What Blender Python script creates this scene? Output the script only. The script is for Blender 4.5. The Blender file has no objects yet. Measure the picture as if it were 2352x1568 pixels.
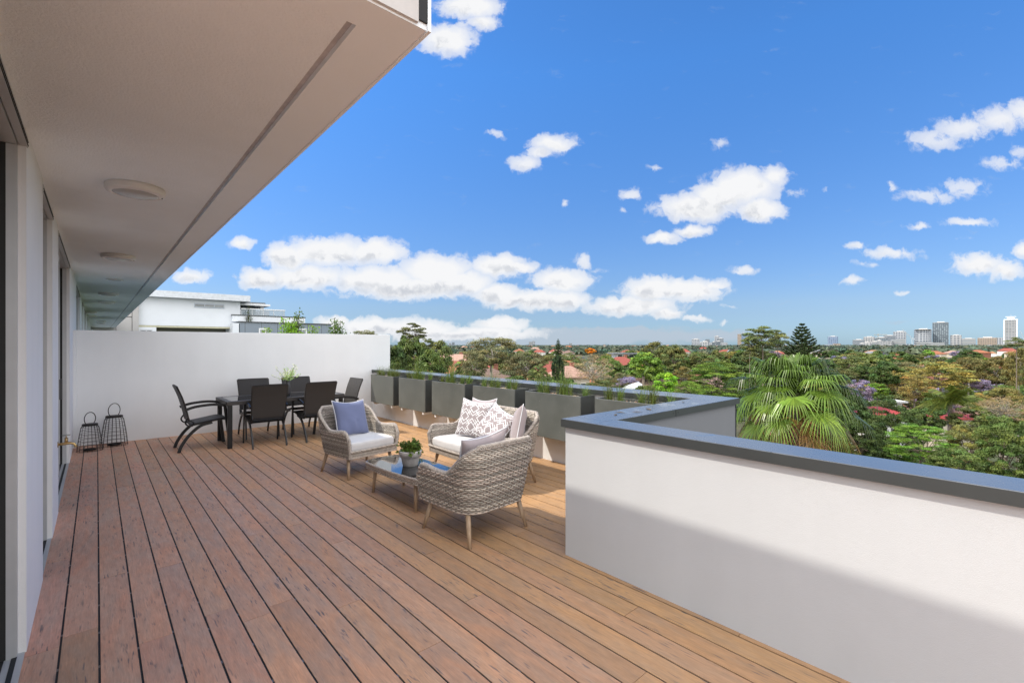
import bpy, math, random
import numpy as np
from mathutils import Vector, Matrix
R = math.radians
sc = bpy.context.scene
col = sc.collection
# ------------------------------------------------------------------ camera frame
FPX = 1071.7; HC = 1.57; YAW = 41.67
FX, FY = math.sin(R(YAW)), math.cos(R(YAW))
RX, RY = FY, -FX
def ratio(px):
    a = (px - 1176) / FPX
    return FX + a * RX, FY + a * RY
def far(px, D):
    """ground-plan point at depth D along the sight line of a photo column"""
    a = ratio(px); return D * a[0], D * a[1]
def zof(py, D): return HC + (792 - py) * D / FPX
def on_y(px, py, Y):
    """X, Z on the plane Y = const"""
    a = ratio(px); D = Y / a[1]; return D * a[0], zof(py, D)

# ------------------------------------------------------------------ materials
def nt(mat):
    mat.use_nodes = True; n = mat.node_tree; n.nodes.clear(); return n
class G:
    """tiny node-graph helper"""
    def __init__(s, tree): s.t = tree
    def n(s, typ, **k):
        nd = s.t.nodes.new(typ)
        for a, b in k.items(): setattr(nd, a, b)
        return nd
    def l(s, a, b): s.t.links.new(a, b)
    def val(s, sock, v):
        if hasattr(v, 'is_output') or isinstance(v, bpy.types.NodeSocket): s.l(v, sock)
        else: sock.default_value = v
    def m(s, op, a, b=0.0, c=None, clamp=False):
        nd = s.n('ShaderNodeMath', operation=op, use_clamp=clamp)
        s.val(nd.inputs[0], a); s.val(nd.inputs[1], b)
        if c is not None: s.val(nd.inputs[2], c)
        return nd.outputs[0]
    def vm(s, op, a, b=(0, 0, 0)):
        nd = s.n('ShaderNodeVectorMath', operation=op)
        s.val(nd.inputs[0], a); s.val(nd.inputs[1], b)
        return nd
    def noise(s, vec, scale, detail=4, rough=.5, dist=0.0):
        nd = s.n('ShaderNodeTexNoise'); s.l(vec, nd.inputs['Vector'])
        nd.inputs['Scale'].default_value = scale; nd.inputs['Detail'].default_value = detail
        nd.inputs['Roughness'].default_value = rough; nd.inputs['Distortion'].default_value = dist
        return nd.outputs['Fac']
    def ramp(s, fac, stops, interp='LINEAR'):
        nd = s.n('ShaderNodeValToRGB'); nd.color_ramp.interpolation = interp
        e = nd.color_ramp.elements
        while len(e) < len(stops): e.new(.5)
        for i, (p, c) in enumerate(stops):
            e[i].position = p; e[i].color = (c[0], c[1], c[2], 1) if len(c) == 3 else c
        s.l(fac, nd.inputs[0]); return nd.outputs[0]
    def mix(s, fac, a, b, blend='MIX'):
        nd = s.n('ShaderNodeMix', data_type='RGBA', blend_type=blend)
        s.val(nd.inputs[0], fac)
        for i, x in ((6, a), (7, b)):
            if isinstance(x, tuple): nd.inputs[i].default_value = (x[0], x[1], x[2], 1)
            else: s.l(x, nd.inputs[i])
        return nd.outputs[2]
    def mapr(s, v, a, b, c, d, smooth=False):
        nd = s.n('ShaderNodeMapRange'); nd.interpolation_type = 'SMOOTHSTEP' if smooth else 'LINEAR'
        s.val(nd.inputs[0], v)
        for i, x in enumerate((a, b, c, d)): nd.inputs[i + 1].default_value = x
        return nd.outputs[0]
    def obj(s): return s.n('ShaderNodeTexCoord').outputs['Object']
    def attr(s, name): return s.n('ShaderNodeAttribute', attribute_name=name)
    def mapping(s, vec, scale, rot=(0, 0, 0)):
        nd = s.n('ShaderNodeMapping'); s.l(vec, nd.inputs[0]); nd.inputs['Scale'].default_value = scale
        nd.inputs['Rotation'].default_value = rot
        return nd.outputs[0]
    def bump(s, h, strength=.3, dist=.01):
        nd = s.n('ShaderNodeBump'); nd.inputs['Strength'].default_value = strength
        nd.inputs['Distance'].default_value = dist; s.l(h, nd.inputs['Height']); return nd.outputs[0]
    def out(s, sh):
        o = s.n('ShaderNodeOutputMaterial'); s.l(sh, o.inputs[0])
    def pbr(s, color, rough=.6, metal=0.0, normal=None, spec=.5, sheen=0, finish=True):
        p = s.n('ShaderNodeBsdfPrincipled')
        if isinstance(color, tuple): p.inputs['Base Color'].default_value = (*color[:3], 1)
        else: s.l(color, p.inputs['Base Color'])
        s.val(p.inputs['Roughness'], rough); p.inputs['Metallic'].default_value = metal
        p.inputs['Specular IOR Level'].default_value = spec
        if sheen: p.inputs['Sheen Weight'].default_value = sheen
        if normal is not None: s.l(normal, p.inputs['Normal'])
        if finish: s.out(p.outputs[0])
        return p
MATS = {}
def newmat(name):
    m = bpy.data.materials.new(name); MATS[name] = m; return m, G(nt(m))
def simple(name, c, rough=.6, metal=0.0, var=.12, scale=6, bump=0, bscale=200, spec=.5, sheen=0):
    m, g = newmat(name); o = g.obj()
    f = g.noise(o, scale, 5, .6)
    c1 = tuple(x * (1 - var) for x in c); c2 = tuple(min(1, x * (1 + var)) for x in c)
    cc = g.mix(g.mapr(f, .3, .7, 0, 1), c1, c2)
    nrm = g.bump(g.noise(o, bscale, 3, .6), bump, .004) if bump else None
    g.pbr(cc, rough, metal, nrm, spec, sheen); return m
def tinted(name, c, rough=.6, var=.15, scale=6, bump=0, bscale=200, metal=0.0, spec=.5):
    """base colour multiplied by the per-face 'tint' attribute"""
    m, g = newmat(name); o = g.obj()
    f = g.mapr(g.noise(o, scale, 5, .6), .3, .7, 1 - var, 1 + var)
    a = g.attr('tint').outputs['Color']
    cc = g.mix(1.0, a, c, 'MULTIPLY')
    v = g.n('ShaderNodeCombineColor'); 
    for i in range(3): g.l(f, v.inputs[i])
    cc = g.mix(1.0, cc, v.outputs[0], 'MULTIPLY')
    nrm = g.bump(g.noise(o, bscale, 3, .6), bump, .004) if bump else None
    g.pbr(cc, rough, metal, nrm, spec); return m

# white render with faint weathering
def render_mat(name, c, bumpS=.25, bs=260, stain=.05):
    m, g = newmat(name); o = g.obj()
    f = g.noise(o, 1.3, 6, .6); f2 = g.noise(g.mapping(o, (3, 3, .5)), 1.5, 5, .6)
    k = g.m('MULTIPLY', g.mapr(f, .3, .7, 1 - stain, 1), g.mapr(f2, .3, .7, 1 - stain * .6, 1))
    v = g.n('ShaderNodeCombineColor')
    for i in range(3): g.l(k, v.inputs[i])
    cc = g.mix(1.0, v.outputs[0], c, 'MULTIPLY')
    sp = g.mapr(g.noise(o, 9, 2, .5), .735, .76, 0, .35)
    h = g.m('ADD', g.noise(o, bs, 3, .7), g.m('MULTIPLY', g.noise(o, bs * .12, 4, .6), .6))
    g.pbr(cc, .82, 0, g.bump(h, bumpS, .006), .3); return m
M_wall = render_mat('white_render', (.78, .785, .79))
M_soffit = render_mat('textured_soffit', (.885, .945, .985), .85, 85, .05)
M_trim = render_mat('smooth_fascia', (.86, .92, .96), .08, 120, .03)
M_fascia_end = simple('grey_fascia', (.52, .50, .48), .5)
M_coping = None
def coping_mat():
    m, g = newmat('charcoal_coping_metal'); o = g.obj()
    f = g.noise(o, 3, 5, .6)
    cc = g.mix(g.mapr(f, .3, .7, 0, 1), (.15, .165, .18), (.20, .215, .235))
    # dried puddle marks
    p = g.mapr(g.noise(g.mapping(o, (1, 1, 1)), 5.5, 3, .55, .6), .63, .655, 0, 1)
    cc = g.mix(g.m('MULTIPLY', p, .35), cc, (.16, .17, .18))
    r = g.m('ADD', g.mapr(f, .3, .7, .2, .32), g.m('MULTIPLY', p, -.12))
    g.pbr(cc, r, .6, g.bump(g.noise(o, 1.6, 2, .5), .05, .01), .8); return m
M_coping = coping_mat()
M_copfront = simple('charcoal_coping_edge', (.045, .05, .05), .45, .2, .08)
M_planter = None
def planter_mat():
    m, g = newmat('grey_fibre_cement_planter'); o = g.obj()
    f = g.noise(o, 2.6, 5, .6); sp = g.mapr(g.noise(o, 45, 2, .5), .70, .75, 0, .5)
    cc = g.mix(g.mapr(f, .3, .7, 0, 1), (.082, .088, .078), (.12, .125, .112))
    cc = g.mix(sp, cc, (.30, .30, .28))
    g.pbr(cc, g.mapr(f, .3, .7, .42, .6), 0, g.bump(g.noise(o, 90, 3, .6), .08, .003), .5); return m
M_planter = planter_mat(); M_planterend_shade = simple('shade_painted_planter_end', (.038, .042, .040), .55, 0, .15, 5)  # planter ends painted darker than the fronts to hold their shade
M_alu = simple('grey_aluminium', (.48, .49, .50), .4, .3, .05)
M_aludark = simple('dark_aluminium', (.06, .062, .065), .4, .4, .05)
M_black = simple('black_rubber_and_gap_shade', (.012, .012, .012), .7)
M_dark = simple('underdeck_shade_sheet', (.012, .011, .010), .9)
M_lightbody = simple('white_lamp_plastic', (.72, .71, .69), .4, 0, .03)
M_lightglass = simple('frosted_lamp_glass', (.42, .42, .40), .25, 0, .05)
M_brass = simple('aged_brass', (.42, .28, .12), .35, .9, .25, 30)
M_iron = simple('black_iron_wire', (.025, .023, .021), .45, .6, .2)
M_frame = simple('black_powdercoat', (.009, .009, .010), .38, .2, .1)
M_white = simple('white_steel', (.75, .75, .74), .5, 0, .03)
def glass_mat(name, tint, rough, mixf):
    m, g = newmat(name)
    p = g.n('ShaderNodeBsdfPrincipled'); p.inputs['Base Color'].default_value = (*tint, 1)
    p.inputs['Roughness'].default_value = rough; p.inputs['Specular IOR Level'].default_value = .9
    t = g.n('ShaderNodeBsdfTransparent'); mx = g.n('ShaderNodeMixShader')
    mx.inputs[0].default_value = mixf; g.l(t.outputs[0], mx.inputs[1]); g.l(p.outputs[0], mx.inputs[2])
    g.out(mx.outputs[0]); return m
M_doorglass = simple('dark_door_glass', (.035, .04, .042), .06, 0, .05, spec=1)
M_tableglass = simple('smoked_table_glass', (.02, .021, .023), .05, 0, .05, spec=1)
M_balglass = glass_mat('pale_balustrade_glass', (.35, .42, .46), .05, .45)
def deck_mat():
    m, g = newmat('composite_deck_boards'); o = g.obj()
    at = g.attr('tint'); sep = g.n('ShaderNodeSeparateColor'); g.l(at.outputs['Color'], sep.inputs[0])
    br, hue, seed = sep.outputs[0], sep.outputs[1], sep.outputs[2]
    off = g.n('ShaderNodeCombineXYZ'); g.l(g.m('MULTIPLY', seed, 37.0), off.inputs[0]); g.l(g.m('MULTIPLY', seed, 91.0), off.inputs[1])
    p = g.vm('ADD', o, off.outputs[0]).outputs[0]
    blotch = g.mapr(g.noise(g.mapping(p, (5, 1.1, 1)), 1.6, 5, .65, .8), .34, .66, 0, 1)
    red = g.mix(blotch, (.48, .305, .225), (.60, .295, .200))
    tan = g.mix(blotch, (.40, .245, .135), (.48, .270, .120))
    c = g.mix(hue, red, tan)  # red set lighter and tan darker, compensating for uneven light in the colour
    mot = g.mapr(g.noise(g.mapping(p, (14, 3, 1)), 2.0, 6, .7), .3, .7, .86, 1.12)
    fine = g.mapr(g.noise(g.mapping(p, (120, 7, 1)), 1.0, 3, .6, 1.5), .3, .7, .86, 1.12)
    k = g.m('MULTIPLY', g.m('MULTIPLY', mot, fine), g.mapr(br, 0, 1, .86, 1.12))
    kc = g.n('ShaderNodeCombineColor')
    for i in range(3): g.l(k, kc.inputs[i])
    c = g.mix(1.0, c, kc.outputs[0], 'MULTIPLY')
    # short dark diagonal flecks, two directions
    zone = g.mapr(g.noise(g.mapping(p, (3, 1.3, 1)), 1.5, 2, .5), .40, .60, 0, 1)
    f1 = g.mapr(g.noise(g.mapping(p, (62, 7, 1), (0, 0, R(17))), 1.0, 2, .5), .62, .70, 0, 1)
    f2 = g.mapr(g.noise(g.mapping(p, (56, 6.5, 1), (0, 0, R(-14))), 1.0, 2, .5), .63, .71, 0, 1)
    fl = g.m('MULTIPLY', g.m('MAXIMUM', f1, f2), g.m('MULTIPLY_ADD', zone, .80, .12))
    c = g.mix(fl, c, (.13, .105, .10))
    h = g.m('ADD', g.noise(g.mapping(p, (220, 10, 1)), 1.0, 2, .5, 1.2), g.m('MULTIPLY', g.noise(p, 3, 3, .5), .5))
    rr = g.mapr(blotch, 0, 1, .50, .64)
    g.pbr(c, rr, 0, g.bump(h, .16, .003), .4); return m
M_deck = deck_mat()
M_wicker = tinted('grey_brown_wicker_strand', (.42, .365, .315), .55, .22, 28, 0)
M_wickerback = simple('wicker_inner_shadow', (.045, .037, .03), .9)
def wood_mat():
    m, g = newmat('pale_timber_leg'); o = g.obj()
    f = g.noise(g.mapping(o, (30, 30, 3)), 2, 4, .6)
    g.pbr(g.ramp(f, [(.3, (.30, .20, .12)), (.7, (.46, .34, .23))]), .5); return m
M_wood = wood_mat()
def fabric(name, c, var=.06, rib=0):
    m, g = newmat(name); o = g.obj()
    f = g.noise(o, 5, 5, .6); w = g.noise(g.mapping(o, (1, 1, 1)), 420, 2, .6)
    cc = g.mix(g.mapr(f, .3, .7, 0, 1), tuple(x * (1 - var) for x in c), tuple(min(1, x * (1 + var)) for x in c))
    h = g.m('ADD', g.m('MULTIPLY', w, .3), g.noise(o, 14, 3, .5))
    g.pbr(cc, .9, 0, g.bump(h, .25, .012), .2, .3); return m
M_cushion = fabric('pale_grey_seat_fabric', (.60, .58, .57))
M_blue = fabric('slate_blue_cotton', (.135, .155, .26))
M_taupe = fabric('taupe_cotton', (.36, .30, .30))
M_piping = fabric('white_piping', (.75, .75, .76))
def trellis():
    m, g = newmat('taupe_cotton_with_white_trellis_print')
    uv = g.n('ShaderNodeTexCoord').outputs['UV']
    p = g.mapping(uv, (2.75, 2.75, 1), (0, 0, R(45)))
    s = g.n('ShaderNodeSeparateXYZ'); g.l(p, s.inputs[0])
    lines = None
    def cell(v, o): return g.m('SUBTRACT', g.m('FRACT', g.m('ADD', v, 100 + o)), .5)
    cx, cy = cell(s.outputs[0], 0), cell(s.outputs[1], 0)
    ax, ay = g.m('ABSOLUTE', cx), g.m('ABSOLUTE', cy)
    w = .027
    def near(v, c0): return g.m('LESS_THAN', g.m('ABSOLUTE', g.m('SUBTRACT', v, c0)), w)
    # solid diamond outline and a larger broken outline with links to the neighbours
    dm = g.m('MAXIMUM', ax, ay)
    ring = near(dm, .25)
    ring2 = g.m('MULTIPLY', near(dm, .43), g.m('GREATER_THAN', g.m('ABSOLUTE', g.m('SUBTRACT', cx, cy)), .20))
    link = g.m('MULTIPLY', g.m('LESS_THAN', g.m('MINIMUM', ax, ay), w), g.m('GREATER_THAN', dm, .25))
    lines = g.m('MAXIMUM', g.m('MAXIMUM', ring, ring2), link)
    f = g.noise(g.obj(), 6, 4, .6)
    base = g.mix(g.mapr(f, .3, .7, 0, 1), (.285, .24, .24), (.34, .285, .285))
    g.pbr(g.mix(lines, base, (.76, .76, .76)), .9, 0, g.bump(g.noise(g.obj(), 14, 3, .5), .25, .012), .2, .3)
    return m
M_trellis = trellis()
def weave_dark():
    m, g = newmat('dark_brown_woven_resin')
    uv = g.n('ShaderNodeTexCoord').outputs['UV']
    s = g.n('ShaderNodeSeparateXYZ'); g.l(uv, s.inputs[0])
    a = g.m('SINE', g.m('MULTIPLY', s.outputs[0], 2 * math.pi * 17))
    b = g.m('SINE', g.m('MULTIPLY', s.outputs[1], 2 * math.pi * 26))
    k = g.m('MULTIPLY', a, b)
    c = g.mix(g.mapr(k, -.6, .6, 0, 1), (.010, .008, .007), (.036, .029, .025))
    g.pbr(c, .5, 0, g.bump(k, .6, .004), .5); return m
M_weave = weave_dark()
M_pot = simple('washed_concrete', (.50, .47, .44), .8, 0, .22, 14, .2, 90)
M_vase = simple('charcoal_vase', (.05, .045, .045), .3)
M_soil = simple('potting_soil', (.05, .035, .025), .9, 0, .3, 30)
M_pebble = tinted('cream_and_brown_pebbles', (.62, .52, .41), .7, .15, 30)
def leaf_mat(name, c, trans=.35, rough=.55, var=.18):
    m, g = newmat(name)
    a = g.attr('tint').outputs['Color']
    rnd = g.n('ShaderNodeObjectInfo').outputs['Random']
    cc = g.mix(1.0, a, c, 'MULTIPLY')
    hs = g.n('ShaderNodeHueSaturation'); g.l(cc, hs.inputs['Color'])
    g.l(g.mapr(rnd, 0, 1, .485, .515), hs.inputs['Hue']); g.l(g.mapr(rnd, 0, 1, 1 - var, 1 + var), hs.inputs['Value'])
    p = g.pbr(hs.outputs[0], rough, 0, None, .35, finish=False)
    t = g.n('ShaderNodeBsdfTranslucent'); g.l(hs.outputs[0], t.inputs[0])
    mx = g.n('ShaderNodeMixShader'); mx.inputs[0].default_value = trans
    g.l(p.outputs[0], mx.inputs[1]); g.l(t.outputs[0], mx.inputs[2]); g.out(mx.outputs[0]); return m
L = {
 'olive': leaf_mat('olive_gum_leaves', (0.150, 0.169, 0.052)),
 'gum': leaf_mat('grey_olive_gum_leaves', (0.195, 0.192, 0.085)),
 'green': leaf_mat('mid_green_leaves', (.13, .185, .042)),
 'deep': leaf_mat('deep_green_leaves', (.078, .125, .03)),
 'bright': leaf_mat('bright_green_leaves', (.16, .27, .035)),
 'lime': leaf_mat('lime_green_leaves', (0.240, 0.400, 0.030)),
 'gold': leaf_mat('golden_olive_leaves', (0.325, 0.273, 0.072)),
 'russet': leaf_mat('russet_green_leaves', (0.215, 0.189, 0.055)),
 'brown': leaf_mat('thin_brown_leaves', (0.312, 0.215, 0.124)),
 'jaca': leaf_mat('lilac_blossom', (.27, .22, .31)),
 'orange': leaf_mat('orange_blossom', (.62, .27, .02)),
 'dark': leaf_mat('blackish_green_needles', (0.036, 0.062, 0.021)),
 'pine': leaf_mat('pine_green_needles', (0.072, 0.111, 0.039)),
 'fan': leaf_mat('fan_palm_blades', (.115, .215, .035), .25, .32),
 'fandead': leaf_mat('yellow_brown_palm_blades', (.36, .24, .08), .25, .45),
 'feather': leaf_mat('feather_palm_leaflets', (0.117, 0.182, 0.039), .3, .4),
 'grass': leaf_mat('planter_grass', (.13, .19, .05), .35, .5),
 'far': leaf_mat('haze_tinted_far_leaves', (.085, .115, .068), .2),
}
M_bark = simple('grey_brown_bark', (.16, .125, .095), .9, 0, .35, 5)
M_barkpale = simple('pale_gum_bark', (.36, .32, .27), .85, 0, .3, 4)
M_twig = simple('bare_grey_twigs', (.27, .24, .215), .9, 0, .25, 8)
def roof_mat(name, c1, c2):
    m, g = newmat(name); o = g.obj()
    f = g.noise(o, 2.2, 5, .7); s = g.n('ShaderNodeSeparateXYZ'); g.l(o, s.inputs[0])
    st = g.m('SINE', g.m('MULTIPLY', s.outputs[2], 2 * math.pi / .28))
    c = g.mix(g.mapr(f, .3, .7, 0, 1), c1, c2)
    c = g.mix(g.mapr(st, .3, 1, 0, .35), c, tuple(x * .45 for x in c1))
    g.pbr(c, .8, 0, g.bump(st, .4, .05), .3); return m
M_roofs = [roof_mat('terracotta_tiles', (.27, .095, .045), (.36, .15, .08)), roof_mat('red_tiles', (.23, .06, .045), (.30, .09, .065)),
           roof_mat('brown_tiles', (.15, .10, .08), (.23, .15, .12)), roof_mat('weathered_orange_tiles', (.30, .15, .08), (.40, .21, .12)),
           roof_mat('pinkish_brown_tiles', (.33, .20, .15), (.42, .27, .21)), roof_mat('slate_grey_roof', (.16, .17, .18), (.24, .25, .26))]
M_whitemetal = simple('white_metal_roof', (.68, .70, .70), .5, 0, .06, 1)
M_redmetal = simple('bright_red_metal_roof', (.34, .05, .04), .45, 0, .12, 1)
M_housewall = [simple('cream_house_wall', (.55, .48, .38), .9, 0, .08, 2), simple('white_house_wall', (.68, .67, .64), .9, 0, .06, 2), simple('red_brick_house_wall', (.28, .12, .08), .9, 0, .2, 3)]
M_pane = simple('dark_window_pane', (.03, .04, .05), .1, 0, .1, spec=1)
def facade(name, wall, glass, fh, bw, wf, hf, var=.25):
    """wall of a distant tower: window grid in metres"""
    m, g = newmat(name); o = g.obj(); s = g.n('ShaderNodeSeparateXYZ'); g.l(o, s.inputs[0])
    nrm = g.n('ShaderNodeNewGeometry').outputs['Normal']; ns = g.n('ShaderNodeSeparateXYZ'); g.l(nrm, ns.inputs[0])
    h = g.m('ADD', s.outputs[0], s.outputs[1])
    u = g.m('DIVIDE', g.m('ADD', h, 500.0), bw); v = g.m('DIVIDE', g.m('ADD', s.outputs[2], 0.0), fh)
    iu = g.m('LESS_THAN', g.m('FRACT', u), wf); iv = g.m('LESS_THAN', g.m('FRACT', v), hf)
    win = g.m('MULTIPLY', g.m('MULTIPLY', iu, iv), g.m('LESS_THAN', g.m('ABSOLUTE', ns.outputs[2]), .5))
    cid = g.n('ShaderNodeCombineXYZ'); g.l(g.m('FLOOR', u), cid.inputs[0]); g.l(g.m('FLOOR', v), cid.inputs[1])
    wn = g.n('ShaderNodeTexWhiteNoise'); g.l(cid.outputs[0], wn.inputs[0])
    gl = g.mix(g.mapr(wn.outputs[0], 0, 1, 0, 1), tuple(x * (1 - var) for x in glass), tuple(x * (1 + var) for x in glass))
    g.pbr(g.mix(win, wall, gl), .6, 0, None, .4); return m

# ------------------------------------------------------------------ mesh builder
class MB:
    def __init__(s): s.v = []; s.f = []; s.c = []; s.m = []; s.uv = {}
    def face(s, idx, c=(1, 1, 1), m=0): s.f.append(tuple(idx)); s.c.append(c); s.m.append(m)
    def poly(s, pts, c=(1, 1, 1), m=0, uv=None):
        b = len(s.v); s.v += [tuple(p) for p in pts]; s.face(range(b, b + len(pts)), c, m)
        if uv: s.uv[len(s.f) - 1] = uv
    def box(s, x0, x1, y0, y1, z0, z1, c=(1, 1, 1), m=0, M=None):
        b = len(s.v); P = [(x, y, z) for z in (z0, z1) for y in (y0, y1) for x in (x0, x1)]
        if M is not None: P = [tuple(M @ Vector(p)) for p in P]
        s.v += P
        for q in ((0, 2, 3, 1), (4, 5, 7, 6), (0, 1, 5, 4), (2, 6, 7, 3), (0, 4, 6, 2), (1, 3, 7, 5)):
            s.face([b + i for i in q], c, m)
    def sweep(s, path, sect, c=(1, 1, 1), m=0, caps=True, up=None, scale=None, closed=False):
        """sweep a 2-D section (list of (a,b)) along a path; up fixes the b axis"""
        P = [Vector(p) for p in path]; n = len(P); k = len(sect); b = len(s.v)
        prev = None
        for i, p in enumerate(P):
            if closed: t = (P[(i + 1) % n] - P[i - 1])
            else: t = (P[min(i + 1, n - 1)] - P[max(i - 1, 0)])
            t = t.normalized() if t.length > 1e-9 else Vector((0, 0, 1))
            if up is not None: a = Vector(up).cross(t)
            elif prev is None: a = (Vector((0, 0, 1)) if abs(t.z) < .9 else Vector((1, 0, 0))).cross(t)
            else: a = prev - t * prev.dot(t)
            if a.length < 1e-6: a = Vector((1, 0, 0)).cross(t)
            a.normalize(); prev = a; bb = t.cross(a)
            sc_ = scale[i] if scale else 1
            for (x, y) in sect: s.v.append(tuple(p + a * (x * sc_) + bb * (y * sc_)))
        for i in range(n if closed else n - 1):
            j = (i + 1) % n
            for q in range(k):
                r_ = (q + 1) % k
                s.face((b + i * k + q, b + i * k + r_, b + j * k + r_, b + j * k + q), c, m)
        if caps and not closed:
            s.face([b + q for q in range(k)][::-1], c, m); s.face([b + (n - 1) * k + q for q in range(k)], c, m)
    def tube(s, path, r, seg=8, c=(1, 1, 1), m=0, radii=None, closed=False, caps=True):
        sect = [(math.cos(2 * math.pi * i / seg), math.sin(2 * math.pi * i / seg)) for i in range(seg)]
        s.sweep(path, sect, c, m, caps, None, radii if radii else [r] * len(path), closed)
    def bar(s, path, w, t, up, c=(1, 1, 1), m=0):
        s.sweep(path, [(-w / 2, -t / 2), (w / 2, -t / 2), (w / 2, t / 2), (-w / 2, t / 2)], c, m, True, up)
    def lathe(s, prof, cx=0, cy=0, seg=24, c=(1, 1, 1), m=0):
        b = len(s.v); k = len(prof)
        for i in range(seg):
            a = 2 * math.pi * i / seg
            for (r_, z) in prof: s.v.append((cx + r_ * math.cos(a), cy + r_ * math.sin(a), z))
        for i in range(seg):
            j = (i + 1) % seg
            for q in range(k - 1): s.face((b + i * k + q, b + j * k + q, b + j * k + q + 1, b + i * k + q + 1), c, m)
    def mesh(s, name, mats, smooth=False):
        me = bpy.data.meshes.new(name); me.from_pydata(s.v, [], s.f)
        if not isinstance(mats, (list, tuple)): mats = [mats]
        for mt in mats: me.materials.append(mt)
        if any(s.m): me.polygons.foreach_set('material_index', s.m)
        if any(c != (1, 1, 1) for c in s.c) or True:
            at = me.attributes.new('tint', 'FLOAT_COLOR', 'FACE')
            at.data.foreach_set('color', np.array([(*c, 1) for c in s.c], dtype=np.float32).ravel())
        if s.uv:
            ul = me.uv_layers.new(name='UVMap')
            for fi, uvs in s.uv.items():
                for li, u in zip(me.polygons[fi].loop_indices, uvs): ul.data[li].uv = u
        if smooth: me.polygons.foreach_set('use_smooth', [True] * len(s.f))
        me.update(); return me
    def build(s, name, mats, parent=None, smooth=False, bevel=0):
        o = link(name, s.mesh(name, mats, smooth), parent)
        if bevel:
            b = o.modifiers.new('bevel', 'BEVEL'); b.width = bevel; b.segments = 2; b.limit_method = 'ANGLE'
        return o
def link(name, data, parent=None):
    o = bpy.data.objects.new(name, data); col.objects.link(o)
    if parent is not None: o.parent = parent
    return o
def tag(o, label=None, cat=None, group=None, kind=None):
    if label: o['label'] = label
    if cat: o['category'] = cat
    if group: o['group'] = group
    if kind: o['kind'] = kind
    return o
def thing(name, label, cat, loc=(0, 0, 0), rz=0, group=None):
    o = bpy.data.objects.new(name, None); o.empty_display_size = .2; col.objects.link(o)
    o.location = loc; o.rotation_euler = (0, 0, rz); return tag(o, label, cat, group)
def copy_tree(o, loc=None, rz=None, label=None, parent=None):
    kids = [c for c in bpy.data.objects if c.parent is o]
    c = o.copy(); col.objects.link(c)
    if parent is not None: c.parent = parent
    if loc is not None: c.location = loc
    if rz is not None: c.rotation_euler = (0, 0, rz)
    if label: c['label'] = label
    for k in kids: copy_tree(k, parent=c)
    return c
def structure(o): o['kind'] = 'structure'; return o
rnd = random.Random(7)

# ------------------------------------------------------------------ deck
XW = -.269; YB = 9.88; XN = 2.624; XP = 4.62; YR = 2.345
mb = MB(); gap = .0048
k0 = -34
for k in range(k0, 31):
    xa = .0103 + .1515 * k + gap; xb = .0103 + .1515 * (k + 1) - gap
    if xb > XP + .005: xb = XP - .004
    if xa > XP: continue
    y0 = -12 if xa < XN - .02 else YR - .25
    y1 = YB + .02
    if xb < XW - .1: y1 = 1.41  # unseen deck past the building end, widened to bounce sunlight back
    if xa < XN < xb: pass
    ys = [y0]; y = y0 + rnd.uniform(.3, 3.2)
    while y < y1 - .5: ys.append(y); y += rnd.choice((1.35, 1.8, 2.7, 3.6, 4.2, 2.2))
    ys.append(y1)
    for a, b in zip(ys[:-1], ys[1:]):
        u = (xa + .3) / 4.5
        hue = min(1, max(0, .05 + .95 * u * 1.5 + rnd.uniform(-.16, .16)))  # board colour graded across the deck to even out dim and bright sides
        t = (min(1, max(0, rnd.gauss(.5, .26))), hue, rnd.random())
        if rnd.random() < .05 and xa < 2.2: t = (.15, .5, t[2])
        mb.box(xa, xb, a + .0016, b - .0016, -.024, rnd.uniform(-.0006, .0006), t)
for k in range(k0, 31):
    xg = .0103 + .1515 * k
    if xg > XP - .01 or (xg < XW - .02): continue
    y0 = -12 if xg < XN - .02 else YR - .25
    mb.box(xg - gap + .0003, xg + gap - .0003, y0, YB, -.026, -.0042, (0, 0, 0), 1)  # black strips painted in as the shade down the open board gaps
    if xg < 1.6:
        for q in range(34):
            yy = -2 + .36 * q + (k % 3) * .05
            mb.box(xg - gap + .0006, xg + gap - .0006, yy, yy + .022, -.0041, -.0026, (0, 0, 0), 2)
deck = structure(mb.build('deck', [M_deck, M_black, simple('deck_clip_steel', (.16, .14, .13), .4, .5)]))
mb = MB(); mb.box(-.6, XP + .0, 1.42, YB + .1, -.12, -.03); mb.box(-5.2, XN, -12, 1.415, -.12, -.03); structure(mb.build('deck_base', M_dark))  # black sheet standing in for the darkness below the joints

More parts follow.
